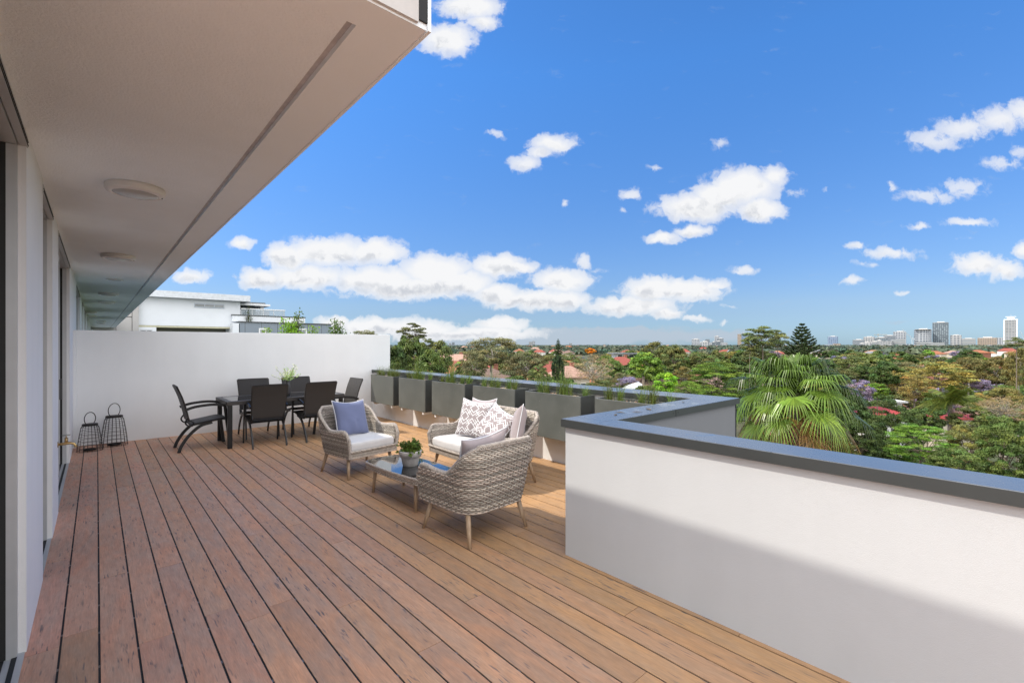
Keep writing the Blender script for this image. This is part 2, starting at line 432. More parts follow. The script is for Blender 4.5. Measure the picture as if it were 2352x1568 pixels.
# ------------------------------------------------------------------ own building: wall, doors, soffit
bld = thing('apartment_building', 'white rendered apartment building with deep roof overhang and sliding doors beside the deck', 'building', (0, 0, 0))
ZS = 2.68; YE = 1.42; YF = 46; XE = .882
wall = MB()
def wallbox(y0, y1, z0=-.1, z1=ZS + .2): wall.box(-.75, XW, y0, y1, z0, z1)
doors = [(1.62, 3.44, 0), (4.42, 5.32, 1), (6.10, 8.55, 2), (11.2, 13.6, 3), (15.5, 16.6, 3), (18.5, 21, 3), (24, 26.5, 3)]
pr = 1.43  # building shortened here so sun reaches the deck out of view
for (a, b, k) in doors:
    wallbox(pr, a); pr = b
    hd = 2.60
    wall.box(-.75, XW - .006, a, b, hd, ZS + .2)
wallbox(pr, YF)
wall.box(-9, -.752, 1.43, YF, -16, 2.8)
wall.build('wall', M_wall, bld)
for i, (a, b, k) in enumerate(doors):
    # frame: jambs, head with dark tracks, sill; two sliding leaves of dark glass behind
    d = MB(); xo = XW - .03; xi = XW - .17
    d.box(xi, xo, b - .035, b, 0, 2.575); d.box(xi, xo, a, a + .035, 0, 2.575)
    d.box(xi, xo, a, b, 2.576, 2.60); d.box(XW - .025, XW + .004, a - .02, b + .02, 2.585, 2.64)
    fr = d.build('door_frame', M_alu, bld)
    s_ = MB(); s_.box(xi - .02, XW - .005, a, b, -.03, .004); s_.build('sill', M_alu, fr)
    js = MB()
    for (ja, jb) in ((-.165, -.150), (-.091, -.069)): js.box(XW + ja, XW + jb, b - .0365, b - .0351, .005, 2.575)
    js.build('jamb_seal', M_black, fr)
    js = MB()
    for (ja, jb) in ((-.15, -.125), (-.10, -.075), (-.05, -.03)): js.box(XW + ja, XW + jb, a + .036, b - .037, .0042, .006)
    js.build('floor_track', M_black, fr)
    t_ = MB()
    for q in range(2):
        t_.box(XW - .022, XW + .007, a - .018, b + .018, 2.592 + q * .018, 2.597 + q * .018)
    t_.build('head_track', M_black, fr)
    w = b - a; half = w / 2
    for j in range(2):
        x1 = xo - .018 - .055 * j; y0 = a + .04 + j * (half - .09) ; y1 = y0 + half + .03
        if y1 > b - .04: y1 = b - .04
        lf = MB(); lf.box(x1 - .035, x1, y0, y0 + .06, .01, 2.57); lf.box(x1 - .035, x1, y1 - .06, y1, .01, 2.57)
        lf.box(x1 - .035, x1, y0 + .06, y1 - .06, .01, .09); lf.box(x1 - .035, x1, y0 + .06, y1 - .06, 2.50, 2.57)
        leaf = lf.build('sliding_door', M_alu, bld)
        gg = MB(); gg.box(x1 - .022, x1 - .012, y0 + .06, y1 - .06, .09, 2.50); gg.build('pane', M_doorglass, leaf)
        rb = MB(); rb.box(x1 - .045, x1 - .0355, y1 - .02, y1 + .005, .01, 2.57); rb.build('seal', M_black, leaf)
    if k == 2:
        hn = MB(); hn.box(xo - .06, xo + .008, 7.35, 7.38, .95, 1.18); hn.build('handle', M_aludark, leaf)
# soffit: textured ceiling, shadow groove, smooth margin, fascia
XG = .663
sof = MB(); sof.box(-.9, XG - .022, YE + .15, YF, ZS, ZS + .12); sof.build('soffit', M_soffit, bld)
gr = MB(); gr.box(XG - .022, XG + .010, YE + .15, YF, ZS + .022, ZS + .12); gr.build('shadow_groove', simple('grey_groove', (.55, .55, .56), .7, 0, .15, 12), bld)
mg = MB(); mg.box(XG + .010, XE - .012, YE + .15, YF, ZS - .002, ZS + .12)
mg.box(-.9, XE - .012, YE + .012, YE + .15, ZS - .002, ZS + .12); mg.build('soffit_margin', M_trim, bld)
fa = MB(); fa.box(XE - .012, XE, YE, YF, ZS - .008, ZS + .44); fa.build('fascia', M_trim, bld)
fe = MB(); fe.box(-.9, XE - .05, YE, YE + .0119, ZS + .006, ZS + .44); fe.build('end_fascia', M_fascia_end, bld)
fs = MB(); fs.box(XE - .048, XE - .0125, YE + .004, YE + .0118, ZS + .02, ZS + .44); fs.build('corner_joint', M_black, bld)
rf = MB(); rf.box(-9, XE - .013, YE + .013, YF, ZS + .121, ZS + .43); rf.build('roof', M_fascia_end, bld)
# ceiling lights
def ceiling_light(x, y, label):
    t = thing('ceiling_light', label, 'ceiling light', (x, y, ZS), 0, 'round white lights in a row on the soffit')
    a = MB(); a.lathe([(0, 0), (.168, 0), (.170, -.012), (.170, -.034), (.160, -.045), (.132, -.052), (.128, -.048)], seg=40); a.build('housing', M_lightbody, t, True)
    b = MB(); b.lathe([(.129, -.049), (.11, -.056), (.06, -.062), (0, -.064)], seg=40); b.build('diffuser', M_lightglass, t, True)
    c = MB(); c.box(.146, .154, -.004, .004, -.053, -.046); c.build('screw', M_aludark, t)
    return t
for (x, y, lb) in [(.205, 4.22, 'large round white ceiling light nearest the viewer on the soffit'), (.20, 7.56, 'round white ceiling light second from the near end of the soffit'),
                   (.19, 13.18, 'round white ceiling light just beyond the slim flat downlight'), (.19, 15.76, 'round white ceiling light fourth along the soffit, before the distant pairs'),
                   (-.16, 20.8, 'small distant round ceiling light close to the wall, nearer of the pair'), (-.18, 23.6, 'small distant round ceiling light close to the wall, farther of the pair'),
                   (.15, 28.3, 'tiny distant round ceiling light in the middle of the soffit, nearer one'), (.16, 31.1, 'tiny distant round ceiling light in the middle of the soffit, farther one'),
                   (-.22, 37.2, 'farthest tiny round ceiling light at the end of the soffit')]:
    ceiling_light(x, y, lb)
dl = thing('downlight', 'slim flat recessed downlight between the round ceiling lights', 'downlight', (.23, 10.41, ZS))
a = MB(); a.lathe([(0, 0), (.12, 0), (.12, -.008), (.09, -.012)], seg=32); a.build('rim', M_lightbody, dl, True)
a = MB(); a.lathe([(.09, -.011), (0, -.009)], seg=32); a.build('diffuser', M_lightglass, dl, True)

# ------------------------------------------------------------------ walls around the deck
pw = thing('privacy_wall', 'tall plain white rendered wall closing the far end of the deck', 'wall', (0, YB, 0))
a = MB(); a.box(XW + .001, 5.04, 0, .18, -.1, 1.80); a.build('wall_body', M_wall, pw, False, .004)
a = MB(); a.box(XW + .0005, XW + .035, -.13, -.0005, 0, 1.80); 
stp = a.build('return_strip', M_wall, pw)
ZC = 1.02
par = thing('parapet_wall', 'long low white rendered parapet with charcoal metal coping zigzagging round the deck', 'parapet', (0, 0, 0))
a = MB(); a.box(XP, 4.96, YR - .0199, YB + .3, -1.2, .962); a.build('far_wall', M_wall, par)
a = MB(); a.box(XN, 2.83, -12, YR, -1.2, .962); a.build('near_wall', render_mat('white_render_toned_down', (.50, .515, .53)), par)  # white render lowered in colour to offset the strong light falling on it
a = MB(); a.box(2.8305, 4.96, 2.08, YR - .02, -1.2, .962); a.build('return_wall', render_mat('shaded_white_render', (.20, .20, .21)), par)  # shade of this face painted in as a dark tone of the render
a = MB(); a.box(4.9605, 4.966, 2.072, 2.12, -1.2, .962); a.build('corner_flashing', M_copfront, par)
# coping: top sheets with seams, drip edges
cp = MB(); T = .003
def cop(x0, x1, y0, y1): cp.box(x0, x1, y0, y1, ZC - .0595, ZC)
cop(2.595, 2.853, -12, 2.052); cop(2.595, 2.75, 2.054, 2.362); cop(2.752, 3.70, 2.054, 2.362)
cop(3.706, 4.593, 2.054, 2.362); cop(4.595, 4.995, 2.054, 2.48); cop(4.595, 4.995, 2.484, 5.9); cop(4.595, 4.995, 5.904, 9.3); cop(4.595, 4.995, 9.304, YB - .0)
cpo = cp.build('coping', M_coping, par, False, .0025)
ed = MB()
def edge(x0, x1, y0, y1): ed.box(x0, x1, y0, y1, ZC - .06, ZC - .004)
edge(2.5925, 2.5948, -12, 2.364); edge(2.5949, 4.593, 2.3622, 2.3645); edge(2.8532, 4.997, 2.0505, 2.0528); edge(2.8532, 2.8555, -12, 2.05); edge(4.5925, 4.5948, 2.365, YB); edge(4.9952, 4.9975, 2.05, YB)
ed.build('coping_edge', M_copfront, cpo)
sc_ = MB()
for x, y in ((3.66, 2.0495), (3.74, 2.0495)):
    sc_.box(x - .004, x + .004, y - .0015, y, ZC - .034, ZC - .026)
sc_.box(3.699, 3.707, 2.0488, 2.0503, ZC - .06, ZC - .001); sc_.build('seam_strip', M_black, cpo)
# a few dead leaves lying on the coping
for i, (x, y, s, rz) in enumerate([(3.05, 2.2, .05, .4), (3.18, 2.25, .06, 1.7), (3.3, 2.17, .05, 2.6), (3.52, 2.2, .07, .9), (4.2, 2.25, .04, .2)]):
    m_ = MB(); m_.poly([(-s, 0, .001), (0, -s * .22, .006), (s, 0, .002), (0, s * .22, .004)], (rnd.uniform(.6, 1), .8, .7))
    o = m_.build('dead_leaf', simple('dry_leaf_%d' % i, (.10, .075, .05), .8)); o.location = (x, y, ZC + .001); o.rotation_euler = (0, 0, rz)
    tag(o, 'small dry leaf lying on the charcoal coping of the wall return', 'leaf', 'dry leaves on the coping')

# ------------------------------------------------------------------ planters
XF = 4.318; ZT = .951; ZBt = .380
pl = [(8.345, YB - .55), (7.159, 8.114), (5.976, 6.935), (4.801, 5.758), (3.623, 4.586), (2.45, 3.406)]
words = ['farthest from the viewer, half in the shadow of the white wall', 'second from the far white wall', 'third from the far white wall', 'directly behind the wicker sofa back', 'large one right of the sofa, beside the wall corner', 'nearest one, tucked behind the wall return']
def stone(m_, x, y, z, s, c):
    a_ = rnd.random() * 6.28; pts = []
    n = 6
    b0 = len(m_.v)
    for ring, (rr, zz) in enumerate(((1, 0), (.85, .55), (.35, .8))):
        for i in range(n):
            an = a_ + i * 6.283 / n; q = s * rr * (.8 + .35 * ((i * 7 + int(x * 1e3)) % 5) / 5)
            m_.v.append((x + q * math.cos(an) * 1.25, y + q * math.sin(an), z + s * zz))
    for ring in range(2):
        for i in range(n):
            j = (i + 1) % n; m_.face((b0 + ring * n + i, b0 + ring * n + j, b0 + ring * n + n + j, b0 + ring * n + n + i), c)
    m_.face([b0 + 2 * n + i for i in range(n)], c)
# grass tuft meshes
def tuft_mesh(seed, n=80, h=.22, spread=.07):
    r_ = random.Random(seed); m_ = MB()
    for i in range(n):
        a_ = r_.uniform(0, 6.283); x, y = r_.gauss(0, .018), r_.gauss(0, .022)
        hh = h * r_.uniform(.5, 1.15); lean = r_.uniform(.1, 1) ** 1.3 * spread * 2.2
        dx, dy = math.cos(a_), math.sin(a_); w = r_.uniform(.0016, .003)
        px_, py_ = -dy * w, dx * w; g_ = r_.uniform(.6, 1.35); c = (g_ * r_.uniform(.85, 1.35), g_, g_ * .8)
        prev = None
        for q in range(4):
            t = q / 3; cx_ = x + dx * lean * t * t; cy_ = y + dy * lean * t * t; cz = hh * (t - .18 * t * t * (lean / .15))
            k = 1 - t * .85
            cur = ((cx_ - px_ * k, cy_ - py_ * k, cz), (cx_ + px_ * k, cy_ + py_ * k, cz))
            if prev: m_.poly([prev[0], prev[1], cur[1], cur[0]], c)
            prev = cur
    return m_.mesh('grass_tuft', L['grass'])
TUFT = [tuft_mesh(i, 80, .25 + .05 * (i % 3), .10 + .03 * (i % 2)) for i in range(5)]
for i, (y0, y1) in enumerate(pl):
    t = thing('planter_box', 'grey parapet planter ' + words[i], 'planter', (XF, (y0 + y1) / 2, ZBt), 0, 'grey wall planters in a row along the parapet')
    hy = (y1 - y0) / 2; d = XP - .02 - XF; H = ZT - ZBt; th = .018
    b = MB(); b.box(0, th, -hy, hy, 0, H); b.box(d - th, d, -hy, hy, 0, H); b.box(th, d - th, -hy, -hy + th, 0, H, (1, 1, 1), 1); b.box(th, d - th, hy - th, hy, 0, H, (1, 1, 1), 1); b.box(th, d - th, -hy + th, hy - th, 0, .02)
    b.build('box', [M_planter, M_planterend_shade], t, False, .004)
    s = MB(); s.box(th, d - th, -hy + th, hy - th, .02, H - .045); s.build('soil', M_soil, t)
    for q in (-1, 1):
        br = MB(); yy = q * (hy - .09)
        br.box(.012, d + .0195, yy - .02, yy + .02, -.046, -.004); br.build('bracket', M_white, t)
    st = MB()
    for q in range(int(330 * (y1 - y0))):
        c = rnd.choice(((1, 1, 1), (1.1, 1.05, 1), (.8, .72, .62), (.55, .42, .36), (.95, .85, .7), (.7, .45, .35)))
        stone(st, XF + rnd.uniform(th + .01, d - th - .01), rnd.uniform(y0 + .03, y1 - .03), ZT - .047 + rnd.uniform(0, .012), rnd.uniform(.009, .019), c)
    o = st.build('pebbles', M_pebble); tag(o, 'cream and brown pebbles covering the soil of a grey wall planter', 'pebbles', 'pebble beds in the planters', 'stuff')
    n = 5
    for q in range(n):
        yy = y0 + (y1 - y0) * ((q + .5) / n + rnd.uniform(-.05, .05))
        o = link('grass_plant', rnd.choice(TUFT)); o.location = (XF + d * .5 + rnd.uniform(-.05, .05), yy, ZT - .035)
        s_ = rnd.uniform(.75, 1.25); o.scale = (s_, s_, s_ * rnd.uniform(.8, 1.15)); o.rotation_euler = (0, 0, rnd.random() * 6)
        tag(o, 'thin tuft of green grass growing in a grey wall planter', 'grass plant', 'grass tufts in the wall planters')

# ------------------------------------------------------------------ lanterns
def lantern(x, y, h, rb, rt, hh, label, rz):
    t = thing('lantern', label, 'lantern', (x, y, 0), rz)
    w = .0026
    c = MB()
    def rad(z): return rb + (rt - rb) * (z / h) ** 1.3 if z < h * .93 else rb + (rt - rb) * (.93) ** 1.3 - (z / h - .93) / .07 * .02
    for q in range(18):
        a_ = 2 * math.pi * q / 18
        c.tube([(rad(z) * math.cos(a_), rad(z) * math.sin(a_), z) for z in [h * s / 10 for s in range(11)]], w, 5)
    for z in [0.005] + [h * s / 7.6 for s in range(1, 8)]:
        c.tube([(rad(z) * 1.01 * math.cos(6.2832 * q / 40), rad(z) * 1.01 * math.sin(6.2832 * q / 40), z + .004 * math.sin(q * .31)) for q in range(40)], w, 5, closed=True)
    c.build('cage', M_iron, t, True)
    l = MB(); r2 = rad(h) + .012; l.lathe([(0, h + .016), (r2 * .96, h + .016), (r2, h + .01), (r2, h - .012), (r2 * .9, h - .014)], seg=32); l.build('lid', M_iron, t, True)
    b = MB(); b.lathe([(0, .012), (rb * .5, .012), (rb * .5, .028), (rb * .47, .03), (rb * .45, .014), (0, .014)], seg=28); b.build('candle_tray', M_iron, t, True)
    hd = MB(); rr = r2 * .88; hd.tube([(rr * math.sin(a_), 0, h + .0 + hh * .5 - hh * .5 * math.cos(a_) if False else h + hh * .48 - hh * .52 * math.cos(a_)) for a_ in [R(42) + R(276) * q / 30 for q in range(31)]], .0055, 6)
    hd.build('handle', M_iron, t, True)
    return t
lantern(-.075, 9.36, .385, .148, .095, .185, 'smaller black wire lantern with round handle, left of the taller one by the white wall', R(40))
lantern(.205, 9.61, .45, .168, .110, .205, 'taller black wire lantern with round handle, right of the smaller one by the white wall', R(40))

# ------------------------------------------------------------------ garden tap on the pilaster
t = thing('garden_tap', 'small brass garden tap sticking out of the white wall beside the sliding door', 'tap', (XW, 5.98, .655))
a = MB(); a.tube([(0, 0, 0), (.006, 0, 0)], .026, 16); a.build('flange', M_brass, t, True)
a = MB(); a.tube([(.004, 0, 0), (.05, 0, .002), (.085, 0, .004), (.112, 0, -.006), (.122, 0, -.028), (.122, 0, -.04)], .012, 12, radii=[.011, .014, .012, .012, .0115, .013]); a.build('spout', M_brass, t, True)
a = MB(); a.tube([(.058, 0, .008), (.058, 0, .055)], .013, 10); a.tube([(.058, 0, .055), (.058, 0, .078)], .005, 8); a.build('valve', M_brass, t, True)
a = MB(); a.tube([(.058, -.032, .08), (.058, .032, .08)], .0065, 8); a.tube([(.03, 0, .08), (.086, 0, .08)], .0065, 8); a.build('handle', simple('green_grey_tap_handle', (.30, .30, .26), .4), t, True)

# ------------------------------------------------------------------ dining set
def curve(pts, n=8):
    """Catmull-Rom through pts"""
    P = [Vector(p) for p in pts]; P = [P[0] * 2 - P[1]] + P + [P[-1] * 2 - P[-2]]; out = []
    for i in range(1, len(P) - 2):
        for q in range(n):
            t = q / n; a_, b_, c_, d_ = P[i - 1], P[i], P[i + 1], P[i + 2]
            out.append(.5 * ((2 * b_) + (c_ - a_) * t + (2 * a_ - 5 * b_ + 4 * c_ - d_) * t * t + (3 * b_ - a_ - 3 * c_ + d_) * t ** 3))
    out.append(P[-2]); return [tuple(p) for p in out]
def strip_panel(m_, path, w0, w1, th, un, vn):
    """a panel of width w along x, swept along a y-z path, UV mapped"""
    n = len(path); up = []
    for i, p in enumerate(path):
        p = Vector(p); a_ = Vector(path[max(i - 1, 0)]); b_ = Vector(path[min(i + 1, n - 1)])
        t = (b_ - a_).normalized(); nr = Vector((1, 0, 0)).cross(t); w = w0 + (w1 - w0) * i / (n - 1)
        up.append((p, nr, w))
    for sgn in (1, -1):
        for i in range(n - 1):
            (p, nr, w), (p2, nr2, w2) = up[i], up[i + 1]
            for q in range(4):
                xa, xb = -1 + q * .5, -.5 + q * .5
                def pt(P_, N_, W_, x): return tuple(P_ + Vector((x * W_ / 2, 0, 0)) + N_ * (sgn * th / 2 - .012 * (1 - x * x) * 0))
                quad = [pt(p, nr, w, xa), pt(p, nr, w, xb), pt(p2, nr2, w2, xb), pt(p2, nr2, w2, xa)]
                uvs = [((xa + 1) / 2 * un, i / (n - 1) * vn), ((xb + 1) / 2 * un, i / (n - 1) * vn), ((xb + 1) / 2 * un, (i + 1) / (n - 1) * vn), ((xa + 1) / 2 * un, (i + 1) / (n - 1) * vn)]
                if sgn < 0: quad.reverse(); uvs.reverse()
                m_.poly(quad, uv=uvs)
def dining_chair(label, loc, rz):
    t = thing('dining_chair', label, 'chair', loc, rz, 'dark woven dining chairs around the black table')
    hw = .235
    back = curve([(0, -.24, .455), (0, -.275, .62), (0, -.325, .80), (0, -.385, .955)], 6)
    b = MB(); strip_panel(b, back, .45, .485, .022, 1.4, 1.4)
    for sx in (-1, 1): b.bar([(sx * (.225 + .017 * i / (len(back) - 1)), p[1], p[2]) for i, p in enumerate(back)], .016, .03, (1, 0, 0))
    b.bar([(-.243, back[-1][1], back[-1][2]), (.243, back[-1][1], back[-1][2])], .03, .018, (0, 1, 0)); b.bar([(-.226, back[0][1], back[0][2]), (.226, back[0][1], back[0][2])], .03, .018, (0, 1, 0))
    b.build('backrest', M_weave, t)
    seat = curve([(0, -.22, .385), (0, -.13, .40), (0, .03, .425), (0, .17, .445), (0, .235, .435)], 5)
    s = MB(); strip_panel(s, seat, .47, .47, .028, 1.4, 1.3)
    for sx in (-1, 1): s.bar([(sx * .236, p[1], p[2] - .004) for p in seat], .018, .03, (1, 0, 0))
    s.bar([(-.236, seat[-1][1], seat[-1][2]), (.236, seat[-1][1], seat[-1][2])], .03, .03, (0, 0, 1)); s.build('seat', M_weave, t)
    for sx in (-1, 1):
        l = MB(); l.bar([(sx * hw, p[1], p[2]) for p in curve([(0, .05, .405), (0, -.10, .365), (0, -.24, .24), (0, -.33, .10), (0, -.365, 0)], 6)], .042, .02, (1, 0, 0)); l.build('leg', M_frame, t)
        l = MB(); l.bar([(sx * .25, .215, .64), (sx * .25, .235, .43), (sx * .25, .285, 0)], .042, .018, (1, 0, 0)); l.build('leg', M_frame, t)
        ar = MB(); ar.bar([(sx * (.25 + .01), p[1], p[2]) for p in curve([(0, -.30, .615), (0, -.17, .655), (0, .02, .672), (0, .16, .66), (0, .232, .628)], 6)], .038, .018, (1, 0, 0)); ar.build('armrest', M_frame, t)
        jn = MB(); jn.tube([(sx * .228, p[1], p[2]) for p in curve([(0, -.25, .50), (0, -.285, .435), (0, -.255, .385), (0, -.20, .375), (0, -.185, .42), (0, -.225, .455)], 5)], .011, 8); jn.build('hinge_loop', M_frame, t, True)
    return t
ch = dining_chair('dark woven dining chair at the left end of the table, seen from its side', (1.255, 8.52, 0), R(-90))
copy_tree(ch, (2.00, 8.175, 0), R(-2), 'woven dining chair with its back to the viewer, left one on the near table side')
copy_tree(ch, (2.74, 8.16, 0), R(2), 'woven dining chair with its back to the viewer, right one on the near table side')
copy_tree(ch, (2.10, 8.98, 0), R(180), 'dark woven dining chair between the table and the white wall, left of the vase')
copy_tree(ch, (2.83, 8.97, 0), R(181), 'dark woven dining chair between the table and the white wall, right of the vase')
copy_tree(ch, (3.15, 8.22, 0), R(92), 'dark woven dining chair at the right end of the table, next to the planters')
tb = thing('dining_table', 'long black dining table with smoked glass top and woven rim', 'table', (2.36, 8.53, 0))
a = MB(); hx, hy = .90, .44
a.box(-hx, hx, -hy, -hy + .075, .655, .715); a.box(-hx, hx, hy - .075, hy, .655, .715); a.box(-hx, -hx + .075, -hy + .075, hy - .075, .655, .715); a.box(hx - .075, hx, -hy + .075, hy - .075, .655, .715)
a.build('rim', simple('black_woven_rim', (.035, .03, .028), .45, 0, .3, 90, .5, 160), tb, False, .004)
a = MB(); a.box(-hx + .076, hx - .076, -hy + .076, hy - .076, .700, .7135); a.build('glass_top', M_tableglass, tb)
for sx in (-1, 1):
    for sy in (-1, 1):
        a = MB(); a.box(sx * (hx - .05) - .03, sx * (hx - .05) + .03, sy * (hy - .05) - .03, sy * (hy - .05) + .03, 0, .655); a.build('leg', M_frame, tb, False, .003)
# vase with flowers
vs = thing('vase', 'slim charcoal vase holding a bunch of white and green sprigs on the dining table', 'vase', (2.47, 8.62, .7155))
a = MB(); a.lathe([(0, 0), (.045, 0), (.05, .01), (.052, .10), (.04, .19), (.034, .235), (.037, .25), (.032, .25), (.030, .235)], seg=24); a.build('vase_body', M_vase, vs, True)
bq = thing('flower_bunch', 'bunch of pale green and white sprigs standing in the charcoal vase', 'flowers', (2.47, 8.62, .93))
stems = MB(); lv = MB(); r_ = random.Random(5)
for i in range(26):
    a_ = r_.uniform(0, 6.283); el = r_.uniform(.25, 1.0); ln = r_.uniform(.15, .33)
    d = Vector((math.cos(a_) * (1.15 - el), math.sin(a_) * (1.15 - el), el)).normalized()
    pth = [tuple(d * (ln * q / 5) + Vector((0, 0, -.02 * (q / 5) ** 2))) for q in range(6)]
    stems.tube(pth, .0022, 4)
    wh = r_.random() < .55
    for q in range(26):
        t = r_.uniform(.35, 1.08); p = d * (ln * t) + Vector([r_.gauss(0, .013) for _ in range(3)])
        u_ = Vector([r_.gauss(0, 1) for _ in range(3)]).normalized(); v_ = u_.cross(Vector([r_.gauss(0, 1) for _ in range(3)])).normalized(); s_ = r_.uniform(.008, .016)
        c = (2.3, 2.2, 2.2) if (wh and t > .75) else (1.0 + r_.random() * .8, 1.3 + r_.random() * .6, 1.0)
        lv.poly([tuple(p - u_ * s_), tuple(p + v_ * s_ * .6), tuple(p + u_ * s_), tuple(p - v_ * s_ * .6)], c)
stems.build('stems', L['green'], bq); lv.build('sprigs', leaf_mat('pale_sprig_leaves', (.34, .37, .24)), bq)

# ------------------------------------------------------------------ wicker furniture
def plan_path(w, yf, yb, r, n):
    """U-shaped outline from front-left round the back to front-right; n+1 points by arclength, returned with arclengths"""
    pts = []
    pts.append((-w, yf)); m_ = 12
    for q in range(1, 9): pts.append((-w, yf + (yb - r - yf) * q / 8))
    for q in range(1, m_ + 1):
        a_ = math.pi - q * (math.pi / 2) / m_; pts.append((-w + r + r * math.cos(a_), yb - r + r * math.sin(a_)))
    for q in range(1, 13): pts.append((-w + r + (2 * w - 2 * r) * q / 12, yb))
    for q in range(1, m_ + 1):
        a_ = math.pi / 2 - q * (math.pi / 2) / m_; pts.append((w - r + r * math.cos(a_), yb - r + r * math.sin(a_)))
    for q in range(1, 9): pts.append((w, yb - r + (yf - yb + r) * q / 8))
    P = np.array(pts); d = np.r_[0, np.cumsum(np.hypot(*np.diff(P, axis=0).T))]
    s = np.linspace(0, d[-1], n + 1); return np.c_[np.interp(s, d, P[:, 0]), np.interp(s, d, P[:, 1])], d[-1]
def ss(x, a_, b_): x = min(1, max(0, (x - a_) / (b_ - a_))); return x * x * (3 - 2 * x)
def wicker_seat(name, label, cat, loc, rz, w, wide=False, group=None):
    t = thing(name, label, cat, loc, rz, group)
    n = 128 if not wide else 172
    zb = .25; arm = .56; bk = .765
    bot, Lb = plan_path(w - .035, -.335, .31, .17, n); top, Lt = plan_path(w + .02, -.385, .385, .16, n)
    inb, _ = plan_path(w - .085, -.325, .26, .14, n); int_, _ = plan_path(w - .02, -.375, .345, .14, n)
    hs = []
    for i in range(n + 1):
        s = min(i, n - i) / n * Lt          # distance from the nearer front corner
        h = arm - .02 * ss(s, .1, .35) + (bk - arm + .02) * ss(s, .42, .80)
        h -= .115 * (1 - ss(s, -.03, .11)) ** 1.5
        mid = abs(i / n - .5) * 2; h += .02 * (1 - mid * mid) if s > .8 else 0
        hs.append(h)
    def shell(B, T_, i, z):
        k = (z - zb) / (bk - zb); k = max(0, k) ** .8
        fi = min(max(i, 0), n); a0 = int(math.floor(fi)); a1 = min(a0 + 1, n); fr = fi - a0
        b_ = B[a0] * (1 - fr) + B[a1] * fr; t_ = T_[a0] * (1 - fr) + T_[a1] * fr
        p = b_ * (1 - k) + t_ * k; return p
    def normal(B, T_, i, z):
        p0 = shell(B, T_, i - 1, z); p1 = shell(B, T_, i + 1, z); d = p1 - p0; q = np.array((-d[1], d[0])); q = q / (np.linalg.norm(q) + 1e-9)
        return q
    rr = random.Random(3)
    pitch = .0150; stp = 2
    def weave(B, T_, z0, nm, amp):
        m_ = MB(); rows = int((bk + .02 - z0) / pitch); j = 0
        for j in range(rows):
            z = z0 + pitch * (j + .5); run = []
            def flush():
                if len(run) > 3:
                    g_ = rr.uniform(.55, 1.45); wm = rr.uniform(.96, 1.04)
                    m_.sweep(run, [(-.0026, -.0058), (.0026, -.0058), (.0044, 0), (.0026, .0058), (-.0026, .0058), (-.0044, 0)], (g_, g_ * wm, g_ * wm * .98), 0, False, (0, 0, 1))
            for i in range(n + 1):
                if z < hs[i] - .004:
                    p = shell(B, T_, i, z); q = normal(B, T_, i, z); o_ = amp * math.cos(math.pi * (i / stp + j)) 
                    run.append((p[0] + q[0] * o_, p[1] + q[1] * o_, z + rr.uniform(-.0008, .0008)))
                else: flush(); run = []
            flush()
        for i in range(0, n + 1, stp):
            zt = hs[i]; path = [(*shell(B, T_, i, z0 + (zt - z0) * q / 10), z0 + (zt - z0) * q / 10) for q in range(11)]
            g_ = rr.uniform(.5, .9); m_.tube(path, .0026, 4, (g_, g_, g_))
        return m_
    o = weave(bot, top, zb, 'o', .0058).build('shell', M_wicker, t, True)
    o = weave(inb, int_, .27, 'i', .005).build('inner_weave', M_wicker, t, True)
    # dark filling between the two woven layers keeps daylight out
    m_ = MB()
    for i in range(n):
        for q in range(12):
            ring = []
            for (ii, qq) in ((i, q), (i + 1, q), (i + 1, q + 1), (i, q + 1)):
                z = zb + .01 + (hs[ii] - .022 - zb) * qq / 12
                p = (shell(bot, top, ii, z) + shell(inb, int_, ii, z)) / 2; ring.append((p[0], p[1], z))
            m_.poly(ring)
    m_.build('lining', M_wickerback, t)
    # rolled rims: three twisted strands along the top edge and down both front edges
    edge_ = []
    def mid(i, z): return (shell(bot, top, i, z) + shell(inb, int_, i, z)) / 2
    for q in range(10): z = zb + .01 + (hs[0] - zb - .02) * q / 10; edge_.append((*mid(0, z), z))
    for i in range(n + 1): edge_.append((*mid(i, hs[i]), hs[i]))
    for q in range(10): z = hs[n] - (hs[n] - zb - .01) * (q + 1) / 10; edge_.append((*mid(n, z), z))
    E_ = np.array(edge_); d = np.r_[0, np.cumsum(np.linalg.norm(np.diff(E_, axis=0), axis=1))]
    S = np.arange(0, d[-1], .0075); Q = np.c_[np.interp(S, d, E_[:, 0]), np.interp(S, d, E_[:, 1]), np.interp(S, d, E_[:, 2])]
    rim = MB()
    core = [tuple(p) for p in Q[::3]]; rim.tube(core, .016, 8, (.42, .40, .38))
    for k in range(5):
        pth = []
        for i_, p in enumerate(Q):
            tt = Q[min(i_ + 1, len(Q) - 1)] - Q[max(i_ - 1, 0)]; tt = Vector(tt).normalized()
            a_ = tt.cross(Vector((0.3, 0.2, 1))).normalized(); b_ = tt.cross(a_); an = S[i_] / .085 * 6.283 + k * 6.283 / 5
            pth.append(tuple(Vector(p) + (a_ * math.cos(an) + b_ * math.sin(an)) * .0145))
        g_ = rr.uniform(.75, 1.25); rim.tube(pth, .0068, 5, (g_, g_, g_))
    rim.build('rim', M_wicker, t, True)
    # front apron under the cushion and bottom frame
    ap = MB(); yfb = -.345
    for j in range(6):
        z = .252 + j * .0125; g_ = rr.uniform(.7, 1.3)
        ap.sweep([(-w + .035 + (2 * w - .07) * i / 90, yfb - .012 * math.sin(math.pi * i / 90) + .0035 * math.cos(math.pi * (i + j)), z) for i in range(91)], [(-.0028, -.0056), (.0028, -.0056), (.0028, .0056), (-.0028, .0056)], (g_, g_, g_), 0, True, (0, 0, 1))
